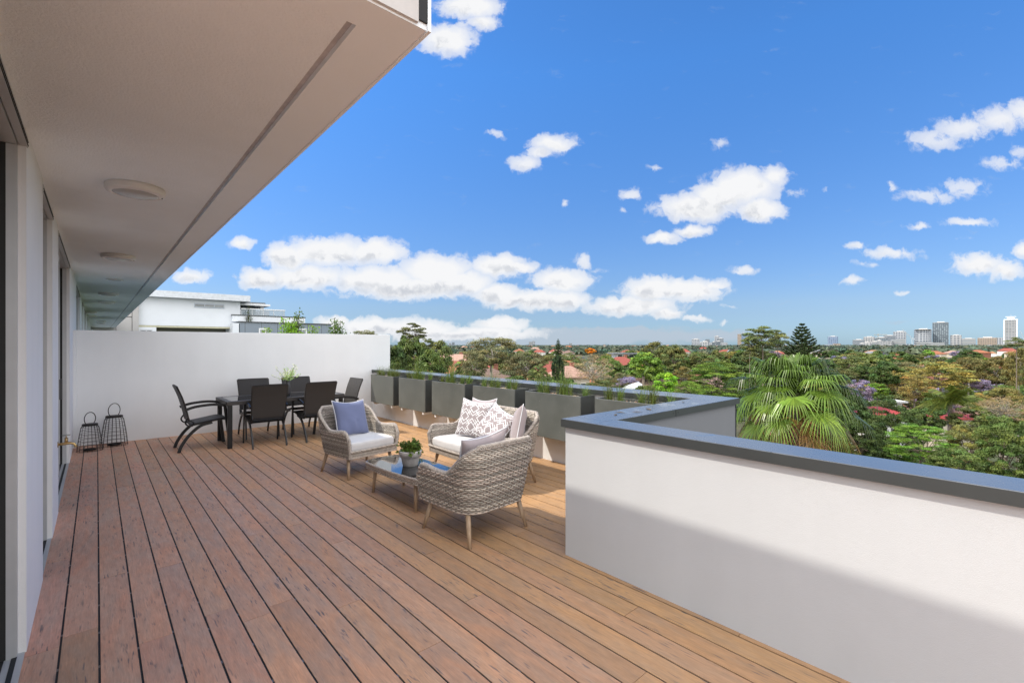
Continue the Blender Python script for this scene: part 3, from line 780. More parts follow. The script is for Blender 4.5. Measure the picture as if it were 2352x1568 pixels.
    for k in range(4):
        g_ = rr.uniform(.8, 1.2)
        ap.tube([(-w + .03 + (2 * w - .06) * i / 110, yfb - .006 - .012 * math.sin(math.pi * i / 110) + .010 * math.cos(i * .55 + k * 1.57), .325 + .010 * math.sin(i * .55 + k * 1.57)) for i in range(111)], .0062, 5, (g_, g_, g_))
    ap.build('apron', M_wicker, t, True)
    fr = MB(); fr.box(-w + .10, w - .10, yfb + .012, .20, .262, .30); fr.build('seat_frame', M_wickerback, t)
    bt = MB(); bt.tube([(p[0], p[1], zb + .004) for p in bot[::3]], .0085, 6, (.9, .9, .9)); bt.build('bottom_band', M_wicker, t, True)
    for sx in (-1, 1):
        for sy in (-1, 1):
            l = MB(); l.tube([(sx * (w - .09), sy * .235 - .01, .26), (sx * (w - .07), sy * .27 - .01, .12), (sx * (w - .05), sy * .305 - .01, 0)], .02, 14, radii=[.0225, .0185, .0135]); l.build('leg', M_wood, t, True)
    # cushion
    cu = cushion(w - .065 if not wide else w - .07, -.345, .25, .315, .435); cu.build('seat_cushion', M_cushion, t, True)
    return t
def cushion(hw, y0, y1, z0, z1, nx=28, ny=24):
    m_ = MB(); cx, cy, cz = 0, (y0 + y1) / 2, (z0 + z1) / 2; hy, hz = (y1 - y0) / 2, (z1 - z0) / 2; r_ = .035
    rr = random.Random(8)
    def sup(u, h):   # rounded parameter -1..1 -> position, thickness factor
        return u * h
    grid = {}
    for sgn in (1, -1):
        for i in range(nx + 1):
            for j in range(ny + 1):
                u = -math.cos(math.pi * i / nx); v = -math.cos(math.pi * j / ny)
                # corners rounded in plan
                ex = (1 - abs(u) ** 12) ** (1 / 5); ey = (1 - abs(v) ** 12) ** (1 / 5)
                th = min(1, ex * ey) * (1 + .10 * (1 - u * u) * (1 - v * v))
                x = u * hw * (1 - .03 * (abs(v) ** 8)); y = cy + v * hy * (1 - .03 * (abs(u) ** 8))
                wr = .0025 * math.sin(u * 9 + v * 4) * th
                m_.v.append((x, y, cz + sgn * (hz * (.30 + .70 * th) if th > 0 else hz * .30) + wr))
    N = (nx + 1) * (ny + 1)
    for i in range(nx):
        for j in range(ny):
            a_ = i * (ny + 1) + j; q = (a_, a_ + ny + 1, a_ + ny + 2, a_ + 1)
            m_.face(q); m_.face([N + x for x in q][::-1])
    for i in range(nx):
        for j in (0, ny):
            a_ = i * (ny + 1) + j; b_ = a_ + ny + 1; q = (a_, b_, N + b_, N + a_); m_.face(q if j else q[::-1])
    for j in range(ny):
        for i in (0, nx):
            a_ = i * (ny + 1) + j; b_ = a_ + 1; q = (a_, b_, N + b_, N + a_); m_.face(q if not i else q[::-1])
    return m_
def pillow(label, loc, rot, size, th, mat, seed=1, pipe=M_piping):
    """square scatter cushion; local x = width, z = up, y = thickness"""
    t = thing('pillow', label, 'pillow', loc); t.rotation_euler = rot
    rr = random.Random(seed); m_ = MB(); n = 26; h = size / 2
    f1, f2, f3 = [rr.uniform(0, 6.28) for _ in range(3)]
    def P(u, v, sg):
        pin = 1 - .085 * (1 - abs(v) ** 2) * abs(u) ** 3; pin2 = 1 - .085 * (1 - abs(u) ** 2) * abs(v) ** 3
        T_ = th * ((1 - u ** 4) * (1 - v ** 4)) ** .55
        wr = .006 * math.sin(5 * u + 3 * v + f1) * (1 - u * u) * (1 - v * v) + .012 * math.exp(-((u * 2.2) ** 2)) * (v < -.2) * math.sin(10 * u + f2) * (1 - v * v)
        sag = -.02 * (1 - u * u)
        return (u * h * pin, sg * T_ + wr, v * h * pin2 + sag * (v > 0) * v)
    for sg in (1, -1):
        for i in range(n):
            for j in range(n):
                us = [-1 + 2 * x / n for x in (i, i + 1)]; vs_ = [-1 + 2 * x / n for x in (j, j + 1)]
                q = [(us[0], vs_[0]), (us[1], vs_[0]), (us[1], vs_[1]), (us[0], vs_[1])]
                uv = [((a_ + 1) / 2, (b_ + 1) / 2) for a_, b_ in q]; pts = [P(a_, b_, sg) for a_, b_ in q]
                if sg > 0: pts.reverse(); uv.reverse()
                m_.poly(pts, uv=uv)
    o = m_.build('cover', mat, t)
    me = o.data; import bmesh
    bm = bmesh.new(); bm.from_mesh(me); bmesh.ops.remove_doubles(bm, verts=bm.verts, dist=1e-5); bm.to_mesh(me); bm.free()
    me.polygons.foreach_set('use_smooth', [True] * len(me.polygons))
    pp = MB(); ring = []
    for k in range(4 * n):
        s_ = k // n; x = -1 + 2 * (k % n) / n
        u, v = ((x, -1), (1, x), (-x, 1), (-1, -x))[s_]; p = P(u, v, 1); ring.append(p)
    pp.tube(ring, .0045, 6, closed=True); pp.build('piping', pipe, t, True)
    return t
wk = 'grey wicker lounge seats'
A1 = ((2.445, 5.655), 9); A2 = ((2.44, 3.21), 184); SF = ((3.455, 4.42), -90)
wicker_seat('wicker_armchair', 'grey wicker armchair facing the viewer with a blue pillow, left of the coffee table', 'armchair', (*A1[0], 0), R(A1[1]), .37, group=wk)
src = [o for o in bpy.data.objects if o.name == 'wicker_armchair'][0]
copy_tree(src, (*A2[0], 0), R(A2[1]), 'grey wicker armchair nearest the viewer, its woven back turned to us')
wicker_seat('wicker_sofa', 'two-seat grey wicker sofa with white cushion and scatter pillows', 'sofa', (*SF[0], 0), R(SF[1]), .66, True)
def local(A, x, y, z):
    c, s = math.cos(R(A[1])), math.sin(R(A[1])); return (A[0][0] + c * x - s * y, A[0][1] + s * x + c * y, z)
pillow('slate blue square pillow with white piping leaning in the far armchair', local(A1, -.01, .14, .645), (R(-20), R(3), R(A1[1] + 4)), .47, .075, M_blue, 2)
pillow('taupe pillow with blue-white piping leaning in the nearest armchair, mostly behind its back', local(A2, .06, .13, .645), (R(-24), R(7), R(A2[1] - 6)), .46, .07, M_taupe, 3)
pillow('plain taupe pillow behind the larger patterned pillow on the sofa', local(SF, -.27, .215, .665), (R(-12), R(-3), R(SF[1] + 4)), .46, .06, M_taupe, 4)
pillow('taupe pillow printed with white diamond lines, upright on the middle of the sofa', local(SF, -.20, .045, .66), (R(-18), R(4), R(SF[1] + 20)), .47, .075, M_trellis, 5)
pillow('taupe pillow printed with white diamond lines, slumped and tilted on the sofa', local(SF, .22, .03, .635), (R(-38), R(18), R(SF[1] + 2)), .45, .07, M_trellis, 6)
pillow('plain taupe pillow with white piping in the right-hand corner of the sofa', local(SF, .50, .13, .66), (R(-12), R(-14), R(SF[1] - 38)), .43, .075, M_taupe, 7)

# coffee table
ct = thing('coffee_table', 'low wicker coffee table with rounded glass top between the armchairs', 'coffee table', (2.40, 4.285, 0), R(2)); ct.rotation_euler = (R(-1.1), 0, R(2))
def rrect(hx, hy, r, n=8, bulge=.02):
    pts = []
    for (cx, cy, a0) in ((hx - r, hy - r, 0), (-hx + r, hy - r, 90), (-hx + r, -hy + r, 180), (hx - r, -hy + r, 270)):
        for q in range(n + 1): a_ = R(a0 + 90 * q / n); pts.append((cx + r * math.cos(a_), cy + r * math.sin(a_)))
        if True: pts.append(None)
    out = []
    for i, p in enumerate(pts):
        if p is not None: out.append(p)
        else:
            a_ = pts[i - 1]; b_ = pts[(i + 1) % len(pts)]
            for q in range(1, 12):
                t = q / 12; x, y = a_[0] + (b_[0] - a_[0]) * t, a_[1] + (b_[1] - a_[1]) * t; g_ = bulge * math.sin(math.pi * t)
                nx, ny = (b_[1] - a_[1]), -(b_[0] - a_[0]); l_ = math.hypot(nx, ny); out.append((x + nx / l_ * g_, y + ny / l_ * g_))
    return out
ring = rrect(.235, .545, .10)
gl = MB(); gl.v += [(x, y, .330) for x, y in ring] + [(x, y, .336) for x, y in ring]; n_ = len(ring)
gl.face(range(n_, 2 * n_)); gl.face(list(range(n_))[::-1])
for i in range(n_): j = (i + 1) % n_; gl.face((i, j, n_ + j, n_ + i))
def tg():
    m, g = newmat('clear_glass_over_weave')
    o = g.obj(); f = g.m('MULTIPLY', g.m('SINE', g.m('MULTIPLY', g.n('ShaderNodeSeparateXYZ').outputs[0], 1.0)), 1.0)
    g.pbr((.05, .05, .048), .02, 0, None, 1.0); return m
def ctglass():
    m, g = newmat('coffee_table_glass'); fr = g.n('ShaderNodeFresnel'); fr.inputs[0].default_value = 1.9
    gl_ = g.n('ShaderNodeBsdfGlossy'); gl_.inputs['Roughness'].default_value = .01; gl_.inputs['Color'].default_value = (.95, .97, 1, 1)
    t = g.n('ShaderNodeBsdfTransparent'); t.inputs[0].default_value = (.62, .66, .64, 1); mx = g.n('ShaderNodeMixShader')
    g.l(g.m('ADD', fr.outputs[0], .12, clamp=True), mx.inputs[0]); g.l(t.outputs[0], mx.inputs[1]); g.l(gl_.outputs[0], mx.inputs[2]); g.out(mx.outputs[0]); return m
gl.build('glass_top', ctglass(), ct)
wv = MB(); rr = random.Random(2)
for j in range(34):
    x = -.215 + .0130 * j; g_ = rr.uniform(.6, 1.2); yl = .525 - (.05 if abs(x) > .17 else 0)
    wv.sweep([(x, -yl + 2 * yl * i / 60, .322 + .003 * math.cos(math.pi * (i + j))) for i in range(61)], [(-.0052, -.0022), (.0052, -.0022), (.0052, .0022), (-.0052, .0022)], (g_, g_, g_), 0, True, (0, 0, 1))
wv.build('woven_top', M_wicker, ct, True)
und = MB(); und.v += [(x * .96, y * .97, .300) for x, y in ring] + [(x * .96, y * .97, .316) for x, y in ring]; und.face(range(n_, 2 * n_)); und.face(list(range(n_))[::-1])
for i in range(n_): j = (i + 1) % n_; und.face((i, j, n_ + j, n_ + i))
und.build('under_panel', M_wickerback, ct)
ap = MB()
cl = [(x, y) for x, y in ring]; C_ = np.array(cl + [cl[0]]); d = np.r_[0, np.cumsum(np.hypot(*np.diff(C_, axis=0).T))]; S = np.linspace(0, d[-1], 241)[:-1]
cx_, cy_ = np.interp(S, d, C_[:, 0]), np.interp(S, d, C_[:, 1])
for j in range(4):
    g_ = rr.uniform(.75, 1.2); z = .272 + j * .0125
    ap.sweep([(cx_[i] * (1 + .012 * (-1) ** ((i // 2) + j)), cy_[i] * (1 + .006 * (-1) ** ((i // 2) + j)), z) for i in range(240)], [(-.0028, -.0056), (.0028, -.0056), (.0028, .0056), (-.0028, .0056)], (g_, g_, g_), 0, False, (0, 0, 1), None, True)
for k in range(4):
    g_ = rr.uniform(.8, 1.25); ap.tube([(cx_[i] * (1 + .03 * math.cos(i * .5236 * 1 + k * 1.57)), cy_[i] * (1 + .013 * math.cos(i * .5236 + k * 1.57)), .322 + .009 * math.sin(i * .5236 + k * 1.57)) for i in range(240)], .0062, 5, (g_, g_, g_), closed=True)
ap.build('woven_rim', M_wicker, ct, True)
for sx in (-1, 1):
    for sy in (-1, 1):
        l = MB(); l.tube([(sx * .165, sy * .39, .30), (sx * .185, sy * .42, 0)], .02, 14, radii=[.0215, .0135]); l.build('leg', M_wood, ct, True)
# potted herb
pt = thing('plant_pot', 'washed white concrete pot standing on the glass of the coffee table', 'pot', (2.405, 4.27, .3365))
a = MB(); a.lathe([(0, 0), (.072, 0), (.078, .006), (.094, .085), (.098, .092), (.108, .094), (.114, .150), (.112, .156), (.102, .156), (.099, .12), (0, .12)], seg=36); a.build('pot_body', M_pot, pt, True)
hb = thing('pot_plant', 'small bushy green plant with rounded leaves growing in the concrete pot', 'plant', (2.405, 4.27, .46))
lv = MB(); st = MB(); r_ = random.Random(11)
for i in range(85):
    a_ = r_.uniform(0, 6.283); el = r_.uniform(.1, 1.2); ln = r_.uniform(.08, .15)
    d = Vector((math.cos(a_) * math.cos(el), math.sin(a_) * math.cos(el), math.sin(el))); pth = [tuple(d * (ln * q / 4)) for q in range(5)]; st.tube(pth, .0016, 4)
    g0 = r_.uniform(.6, 1.5)
    for q in range(20):
        t = r_.uniform(.45, 1.08); p = d * (ln * t) + Vector([r_.gauss(0, .009) for _ in range(3)])
        u_ = Vector([r_.gauss(0, 1) for _ in range(3)]).normalized(); v_ = u_.cross(Vector([r_.gauss(0, 1) for _ in range(3)])).normalized(); s_ = r_.uniform(.009, .015)
        lv.poly([tuple(p + (u_ * math.cos(k * 1.047) + v_ * math.sin(k * 1.047) * .75) * s_) for k in range(6)], (g0 * r_.uniform(.8, 1.2), g0, g0 * .7))
st.build('stems', L['green'], hb); lv.build('leaves', leaf_mat('pot_plant_leaves', (.13, .21, .05)), hb)

# ------------------------------------------------------------------ neighbouring white building beyond the privacy wall
nb = thing('neighbour_building', 'white flat-roofed apartment block with strip window and blue-grey tiled storey beyond the wall', 'building', (0, 40, 0))
YN = 40.0
def nx(px, py, dy=0):
    X, Z = on_y(px, py, YN + dy); return X, Z
x0, _ = nx(318, 700); x1, zt = nx(552, 679.6); _, zb_ = nx(531, 751)
M_bluewhite = simple('cool_white_render', (.74, .76, .78), .85, 0, .03, 1); M_panel = simple('grey_cladding_panel', (.42, .40, .38), .8, 0, .04, 2)
a = MB(); a.box(x0, x1, 0, 12, zb_, zt - .45); a.build('upper_wall', M_bluewhite, nb)
a = MB(); a.box(x0 - 1.5, x1 + .55, -.6, 12.5, zt - .44, zt); a.build('roof', simple('pale_roof_edge', (.62, .64, .66), .6), nb)
wx0, wz1 = nx(446, 696); wx1, wz0 = nx(514.6, 708.5)
f_ = MB(); f_.box(wx0, wx1, -.05, -.001, wz0, wz1); fr = f_.build('window', simple('pale_window_frame', (.42, .46, .50), .5), nb)
ww = (wx1 - wx0 - .2) / 3
for q in range(3):
    a = MB(); a.box(wx0 + .05 + q * (ww + .05), wx0 + .05 + q * (ww + .05) + ww, -.07, -.052, wz0 + .08, wz1 - .08); a.build('pane', simple('grey_pane_%d' % q, (.22 + .03 * q, .23 + .03 * q, .22 + .03 * q), .15), fr)
# storey below: recess with beige ceiling, small window, column
a = MB(); a.box(x0, x1 - .5, 1.6, 12, -16, zb_ - .002); a.build('lower_wall', simple('dim_beige_wall', (.22, .21, .17), .9), nb)
a = MB(); a.box(x0 - .3, x1 - .45, .02, 1.58, zb_ - .12, zb_ - .004); a.build('recess_ceiling', simple('pale_yellow_ceiling', (.55, .52, .36), .9), nb)
cx1, _ = nx(359, 750); a = MB(); a.box(x0, cx1, .01, 1.5, -16, zb_ - .125); a.build('column', M_bluewhite, nb)
a = MB(); w0, _ = nx(322, 752); w1, _ = nx(350, 752); a.box(w0, w1, -.02, .005, zb_ - 1.9, zb_ - .3); fr = a.build('window', M_alu, nb)
a = MB(); m2 = (w0 + w1) / 2; a.box(w0 + .06, m2 - .03, -.035, -.022, zb_ - 1.85, zb_ - .36); a.box(m2 + .03, w1 - .06, -.035, -.022, zb_ - 1.85, zb_ - .36); a.build('pane', M_pane, fr)
# grey panels at the left
g0, _ = nx(240, 700); a = MB(); px_ = (x0 - .25 - .9)
a.box(-.2, .92, -.3, -.01, -16, zt - .6); a.box(.95, x0 - .36, -.3, -.01, -16, nx(300, 729)[1]); a.box(.95, x0 - .36, -.3, -.01, nx(300, 729)[1] + .04, zt - .6); a.box(x0 - .33, x0 - .004, -.34, -.01, -16, zt - .6); a.build('cladding', M_panel, nb)
a = MB(); a.box(-.2, x0 - .01, -.008, 3, -16, zt - .65); a.build('cladding_backing', M_black, nb)
# terrace: slab band, tiled storey, balustrade, canopy
t0, tz1 = nx(532, 724.5); t1, _ = nx(698, 729); _, tz0 = nx(545, 738.5)
a = MB(); a.box(t0, t1, -.3, 9, tz0 + .0, tz1); a.build('terrace_wall', M_bluewhite, nb)
a = MB(); a.box(t0 - .04, t1 + .04, -.34, 9, tz1 + .002, tz1 + .07); a.build('terrace_coping', M_copfront, nb)
b0, bz1 = nx(545, 738.5); b1, _ = nx(752.7, 743.5)
def tilemat():
    m, g = newmat('blue_grey_tile_cladding'); o = g.obj(); s = g.n('ShaderNodeSeparateXYZ'); g.l(o, s.inputs[0])
    jx = g.m('LESS_THAN', g.m('FRACT', g.m('DIVIDE', g.m('ADD', s.outputs[0], 50), 1.12)), .03); jz = g.m('LESS_THAN', g.m('FRACT', g.m('DIVIDE', g.m('ADD', s.outputs[2], 50.75), 1.35)), .03)
    g.pbr(g.mix(g.m('MAXIMUM', jx, jz), (.17, .21, .25), (.05, .06, .07)), .25, 0, None, .7); return m
a = MB(); a.box(b0, b1, -.8, 9, -16, bz1 - .07); a.build('tiled_storey', tilemat(), nb)
a = MB(); a.box(b0 - .05, b1 + .05, -.9, 9, bz1 - .068, bz1 - .002); a.build('storey_coping', M_copfront, nb)
a = MB(); a.box(t0 - .1, b0 - .06, -.85, 3, -16, tz0 - .15); a.build('side_wall', M_bluewhite, nb)
for (pa, pb, yy) in ((588, 605, 757), (680, 697, 758)):
    wa, wz = nx(pa, yy - 3); wb, _ = nx(pb, yy)
    a = MB(); a.box(wa, wb, -.86, -.801, wz - 1.5, wz); fr = a.build('window', M_white, nb); a = MB(); a.box(wa + .1, wb - .1, -.88, -.862, wz - 1.4, wz - .1); a.build('pane', simple('grey_blind', (.30, .32, .33), .5), fr)
c0, cz = nx(553, 693); c1, cz1 = nx(612, 697.5)
a = MB(); a.box(c0, c1 + .4, .5, 6, cz1 - .15, cz1); a.build('canopy', M_white, nb)
a = MB(); a.box(c0, c1 + .1, .7, 5.5, cz1 + .002, cz1 + .12); a.build('solar_panels', M_pane, nb)
a = MB(); a.box(c0, c1 - .2, 2.5, 3.2, cz1 - .75, cz1 - .155); a.build('dark_reveal', simple('green_grey_reveal', (.13, .15, .14), .8), nb)
bx0, bz = nx(554, 705); bx1, _ = nx(655, 708)
for q in range(4):
    xa = bx0 + (bx1 - bx0) * q / 4; xb = bx0 + (bx1 - bx0) * (q + 1) / 4 - .05
    a = MB(); a.box(xa, xb, .0, .03, tz1 + .08, bz - .15); a.build('balustrade_panel', M_balglass, nb)
a = MB(); a.box(bx0, bx1, -.02, .05, bz - .148, bz - .07)
for q in range(5): xa = bx0 + (bx1 - bx0 - .06) * q / 4; a.box(xa - .03, xa + .03, .032, .09, tz1 + .071, bz - .149)
a.build('handrail', M_white, nb)
a = MB(); pxx, _ = nx(606, 710); a.box(pxx, pxx + .25, 1, 1.25, tz1 + .071, cz1 - .16); a.build('post', M_white, nb)
a = MB(); a.box(x1 + .02, x1 + 3.4, 5.5, 6, tz1, cz1 - .2); a.build('terrace_backdrop', simple('lilac_grey_wall', (.42, .42, .46), .8), nb)

# ------------------------------------------------------------------ vegetation generators
def leaves_mesh(name, P, Nrm, size, tint, mat, aspect=.5, seed=0):
    """P (n,3) positions, Nrm (n,3) rough facing, one diamond leaf each"""
    rg = np.random.default_rng(seed); n = len(P)
    a = rg.normal(size=(n, 3)); a -= (a * Nrm).sum(1)[:, None] * Nrm * .75; a /= np.linalg.norm(a, axis=1)[:, None]
    b = np.cross(Nrm, a); b /= np.linalg.norm(b, axis=1)[:, None] + 1e-9
    s = size * rg.uniform(.6, 1.35, n)[:, None]
    V = np.empty((n, 4, 3)); V[:, 0] = P - a * s; V[:, 1] = P + b * s * aspect; V[:, 2] = P + a * s; V[:, 3] = P - b * s * aspect
    me = bpy.data.meshes.new(name); me.vertices.add(4 * n); me.vertices.foreach_set('co', V.ravel())
    me.loops.add(4 * n); me.loops.foreach_set('vertex_index', np.arange(4 * n, dtype=np.int32))
    me.polygons.add(n); me.polygons.foreach_set('loop_start', np.arange(0, 4 * n, 4, dtype=np.int32))
    at = me.attributes.new('tint', 'FLOAT_COLOR', 'FACE'); at.data.foreach_set('color', np.c_[tint, np.ones(n)].astype(np.float32).ravel())
    me.materials.append(mat); me.update(); me.validate(); return me
def crown_mesh(name, mat, seed, ncl=60, nl=90, leaf=.035, cr=.24, hollow=.55, flat=.75, droop=0, ztrim=-.75, varc=.3, aspect=.5, shape='round'):
    rg = np.random.default_rng(seed); C = []
    lobes = rg.normal(size=(7, 3)); lobes /= np.linalg.norm(lobes, axis=1)[:, None]; la = rg.uniform(-.22, .2, 7)
    while len(C) < ncl:
        d = rg.normal(size=3); d /= np.linalg.norm(d); r_ = hollow + (1 - hollow) * rg.random() ** .6
        r_ *= 1 + (la * np.exp(-((1 - lobes @ d) * 3))).sum()
        p = d * r_
        if shape == 'umbrella': p[2] = abs(p[2]) * .7 + .1 - .25 * (p[0] ** 2 + p[1] ** 2)
        if shape == 'cone': k = (1 - (p[2] + 1) / 2) ** .75 + .05; p[:2] *= k
        if p[2] < ztrim: continue
        C.append(p * (1 - cr * .5))
    C = np.array(C); cs = cr * rg.uniform(.6, 1.25, ncl)
    idx = np.repeat(np.arange(ncl), nl); n = len(idx)
    d = rg.normal(size=(n, 3)); d /= np.linalg.norm(d, axis=1)[:, None]
    d[:, 2] = np.where(d[:, 2] < -.3, -d[:, 2], d[:, 2])
    P = C[idx] + d * (cs[idx] * rg.uniform(.55, 1.05, n))[:, None] * np.array((1.15, 1.15, flat))
    P[:, 2] -= droop * rg.random(n) * cs[idx]
    nrm = d + rg.normal(size=(n, 3)) * .55 + np.array((0, 0, .35)); nrm /= np.linalg.norm(nrm, axis=1)[:, None]
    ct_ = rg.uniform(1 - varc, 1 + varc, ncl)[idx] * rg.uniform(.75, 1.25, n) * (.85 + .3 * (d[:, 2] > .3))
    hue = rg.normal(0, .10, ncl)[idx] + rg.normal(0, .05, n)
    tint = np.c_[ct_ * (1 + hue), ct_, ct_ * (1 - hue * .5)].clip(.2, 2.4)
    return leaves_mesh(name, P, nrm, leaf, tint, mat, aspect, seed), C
def limbs_mesh(name, C, mat, seed, base_r=.045, z0=-1.05, nb=22, wander=.06):
    """trunk from z0 to the crown, limbs to the clump centres (unit crown space)"""
    rr = random.Random(seed); m_ = MB()
    top = Vector((rr.uniform(-.1, .1), rr.uniform(-.1, .1), .15))
    tr = curve([(0, 0, z0), (rr.uniform(-.05, .05), rr.uniform(-.05, .05), (z0 * .55)), (rr.uniform(-.08, .08), rr.uniform(-.08, .08), -.35), tuple(top)], 4)
    n = len(tr); m_.tube(tr, 1, 8, radii=[base_r * (1 - .72 * i / (n - 1)) for i in range(n)])
    for c in list(C)[:nb]:
        k = rr.uniform(.45, .95); s = Vector(tr[int(k * (n - 1))]); e = Vector(c)
        mid_ = (s + e) / 2 + Vector((rr.uniform(-wander, wander), rr.uniform(-wander, wander), -abs(rr.gauss(0, .06))))
        pth = curve([tuple(s), tuple(mid_), tuple(e)], 4); q = len(pth); b0 = base_r * .42 * (1.2 - k * .5)
        m_.tube(pth, 1, 5, radii=[b0 * (1 - .8 * i / (q - 1)) for i in range(q)])
    return m_.mesh(name, mat, True)
KINDS = {}
def kind(key, name, mat, bark, nvar=2, **kw):
    base_r = kw.pop('base_r', .045); nb = kw.pop('nb', 22); z0 = -1.05
    out = []
    for v in range(nvar):
        cm, C = crown_mesh(name + '_crown', mat, hash_(key) + v, **kw)
        stem = MB(); stem.tube([(0, 0, 0), (base_r * .3, base_r * .3, .5), (0, 0, 1)], 1, 8, radii=[base_r * 1.5, base_r * 1.15, base_r])
        out.append((cm, stem.mesh(name + '_trunk', bark, True), limbs_mesh(name + '_limbs', C, bark, hash_(key) + v, base_r, z0, nb)))
    KINDS[key] = (name, out)
def hash_(s): return sum((i + 3) * ord(c) for i, c in enumerate(s)) % 9973
kind('gum', 'gum_tree', L['gum'], M_barkpale, 3, ncl=85, nl=110, leaf=0.0456, cr=.20, hollow=.45, flat=.6, droop=.5, aspect=.35, nb=30)
kind('gumtall', 'gum_tree', L['olive'], M_bark, 2, ncl=34, nl=195, leaf=0.0494, cr=.25, hollow=.5, flat=.55, aspect=.35, nb=34, base_r=.03)
kind('olive', 'olive_tree', L['olive'], M_bark, 3, ncl=80, nl=123, leaf=0.0532, cr=.23, hollow=.7, flat=.7)
kind('green', 'leafy_tree', L['green'], M_bark, 3, ncl=75, nl=117, leaf=0.0646, cr=.24, hollow=.7, aspect=.6)
kind('deep', 'evergreen_tree', L['deep'], M_bark, 3, ncl=75, nl=130, leaf=0.0627, cr=.24, hollow=.7, aspect=.6)
kind('bright', 'bright_tree', L['bright'], M_bark, 2, ncl=75, nl=117, leaf=0.0608, cr=.23, hollow=.7, aspect=.6)
kind('lime', 'lime_tree', L['lime'], M_bark, 1, ncl=50, nl=143, leaf=0.0760, cr=.27, hollow=.65, aspect=.6)
kind('gold', 'golden_tree', L['gold'], M_bark, 2, ncl=90, nl=123, leaf=0.0418, cr=.2, hollow=.65, flat=.65, aspect=.4)
kind('russet', 'russet_gum_tree', L['russet'], M_barkpale, 3, ncl=80, nl=130, leaf=0.0494, cr=.22, hollow=.5, flat=.6, droop=.4, aspect=.4, nb=28)
kind('brown', 'sparse_brown_tree', L['brown'], M_barkpale, 2, ncl=90, nl=50, leaf=0.0270, cr=.2, hollow=.35, aspect=.4, nb=85)
kind('jaca', 'jacaranda_tree', L['jaca'], M_bark, 2, ncl=60, nl=143, leaf=0.0418, cr=.22, hollow=.65, nb=28)
kind('orange', 'orange_flowering_tree', L['orange'], M_bark, 1, ncl=40, nl=91, leaf=0.0950, cr=.27, hollow=.7)
kind('cypress', 'cypress_tree', L['dark'], M_bark, 1, ncl=150, nl=78, leaf=0.0570, cr=.16, hollow=.75, shape='round', flat=1.3, varc=.45)
# near, detailed crowns
kind('neardeep', 'evergreen_tree', L['deep'], M_bark, 2, ncl=150, nl=221, leaf=0.0289, cr=.19, hollow=.6, flat=.6, aspect=.5, nb=30, varc=.4)
kind('neargreen', 'broadleaf_tree', L['green'], M_bark, 2, ncl=140, nl=221, leaf=0.0306, cr=.19, hollow=.62, flat=.6, aspect=.5, nb=30, varc=.4)
kind('nearfeather', 'feathery_green_tree', L['bright'], M_bark, 2, ncl=150, nl=247, leaf=0.0227, cr=.17, hollow=.62, flat=.4, aspect=.35, nb=30, varc=.45)
kind('nearrusset', 'broadleaf_tree', L['russet'], M_bark, 1, ncl=150, nl=221, leaf=0.0280, cr=.18, hollow=.6, flat=.6, aspect=.45, nb=60, varc=.4)
def ground_z(x, y):
    D = x * FX + y * FY; D = max(D, 0); r_ = math.hypot(x, y)
    return -14 + 10.8 * (1 - math.exp(-r_ / 880.0)) + .9 * math.sin(x / 61.0) * math.cos(y / 83.0) * min(1, r_ / 120)
def tree(key, px, ytop, ybot, wpx, D, label, cat='tree', var=0, group=None, squash=1.0, hs=None):
    x, y = far(px, D); gz = ground_z(x, y)
    rw = wpx * D / FPX / 2 * math.cos(math.atan((px - 1176) / FPX)) ** .8; zt_ = zof(ytop, D); zb_ = zof(ybot, D)
    rh = (zt_ - zb_) / 2; rh = max(rh, rw * .35); cz = zt_ - rh
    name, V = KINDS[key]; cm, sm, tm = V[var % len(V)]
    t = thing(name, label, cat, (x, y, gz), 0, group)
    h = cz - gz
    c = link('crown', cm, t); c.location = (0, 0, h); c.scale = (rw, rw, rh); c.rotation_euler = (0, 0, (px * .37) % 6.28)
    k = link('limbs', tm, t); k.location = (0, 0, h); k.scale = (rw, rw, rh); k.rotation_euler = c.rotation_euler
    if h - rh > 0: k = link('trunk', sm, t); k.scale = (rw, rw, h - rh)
    return t

# --- named trees, left to right (column, top, bottom, width in photo units; distance)
tree('gum', 840, 751, 800, 78, 70, 'brownish gum crown peeping over the end of the white wall', var=1)
tree('gumtall', 951, 738, 790, 78, 62, 'tall thin gum with a flat open crown above the first planters', var=0)
tree('gumtall', 984, 772, 815, 42, 60, 'small side gum crown just right of the tall thin gum', var=1)
tree('green', 935, 768, 900, 76, 42, 'glossy green tree rising right beside the end of the white wall', var=0)
tree('green', 985, 803, 900, 72, 38, 'glossy leafy green tree behind the second planter', var=1)
tree('deep', 905, 792, 900, 60, 36, 'dark green bush tree at the foot of the white wall end', var=1)
tree('olive', 1012, 782, 880, 60, 58, 'dark olive tree to the right of the glossy green trees', var=0)
tree('gum', 1128, 766, 850, 130, 62, 'wide spreading olive gum above the orange-roofed house', var=0)
tree('gum', 1085, 800, 880, 80, 56, 'thin gum with bare limbs in front of the brown-roofed house', var=2)
tree('gum', 1205, 794, 890, 118, 52, 'big rounded grey-olive gum left of the dark cypress', var=1)
tree('green', 1062, 832, 900, 50, 60, 'yellow-green tree below the thin gum', var=2)
tree('cypress', 1282, 812, 884, 33, 50, 'dark upright cypress standing alone behind the third planter')
tree('olive', 1240, 838, 900, 50, 46, 'low olive shrub tree beside the dark cypress', var=1)
tree('brown', 1360, 806, 892, 92, 58, 'sparse brown tree with pale bare branches right of the cypress', var=0)
tree('orange', 1355, 797, 815, 27, 130, 'bright orange flowering tree behind the sparse brown tree')
tree('green', 1408, 826, 870, 46, 80, 'small round green tree right of the sparse brown tree', var=1)
tree('gum', 1425, 852, 905, 60, 62, 'small greyish gum left of the lilac jacaranda', var=2)
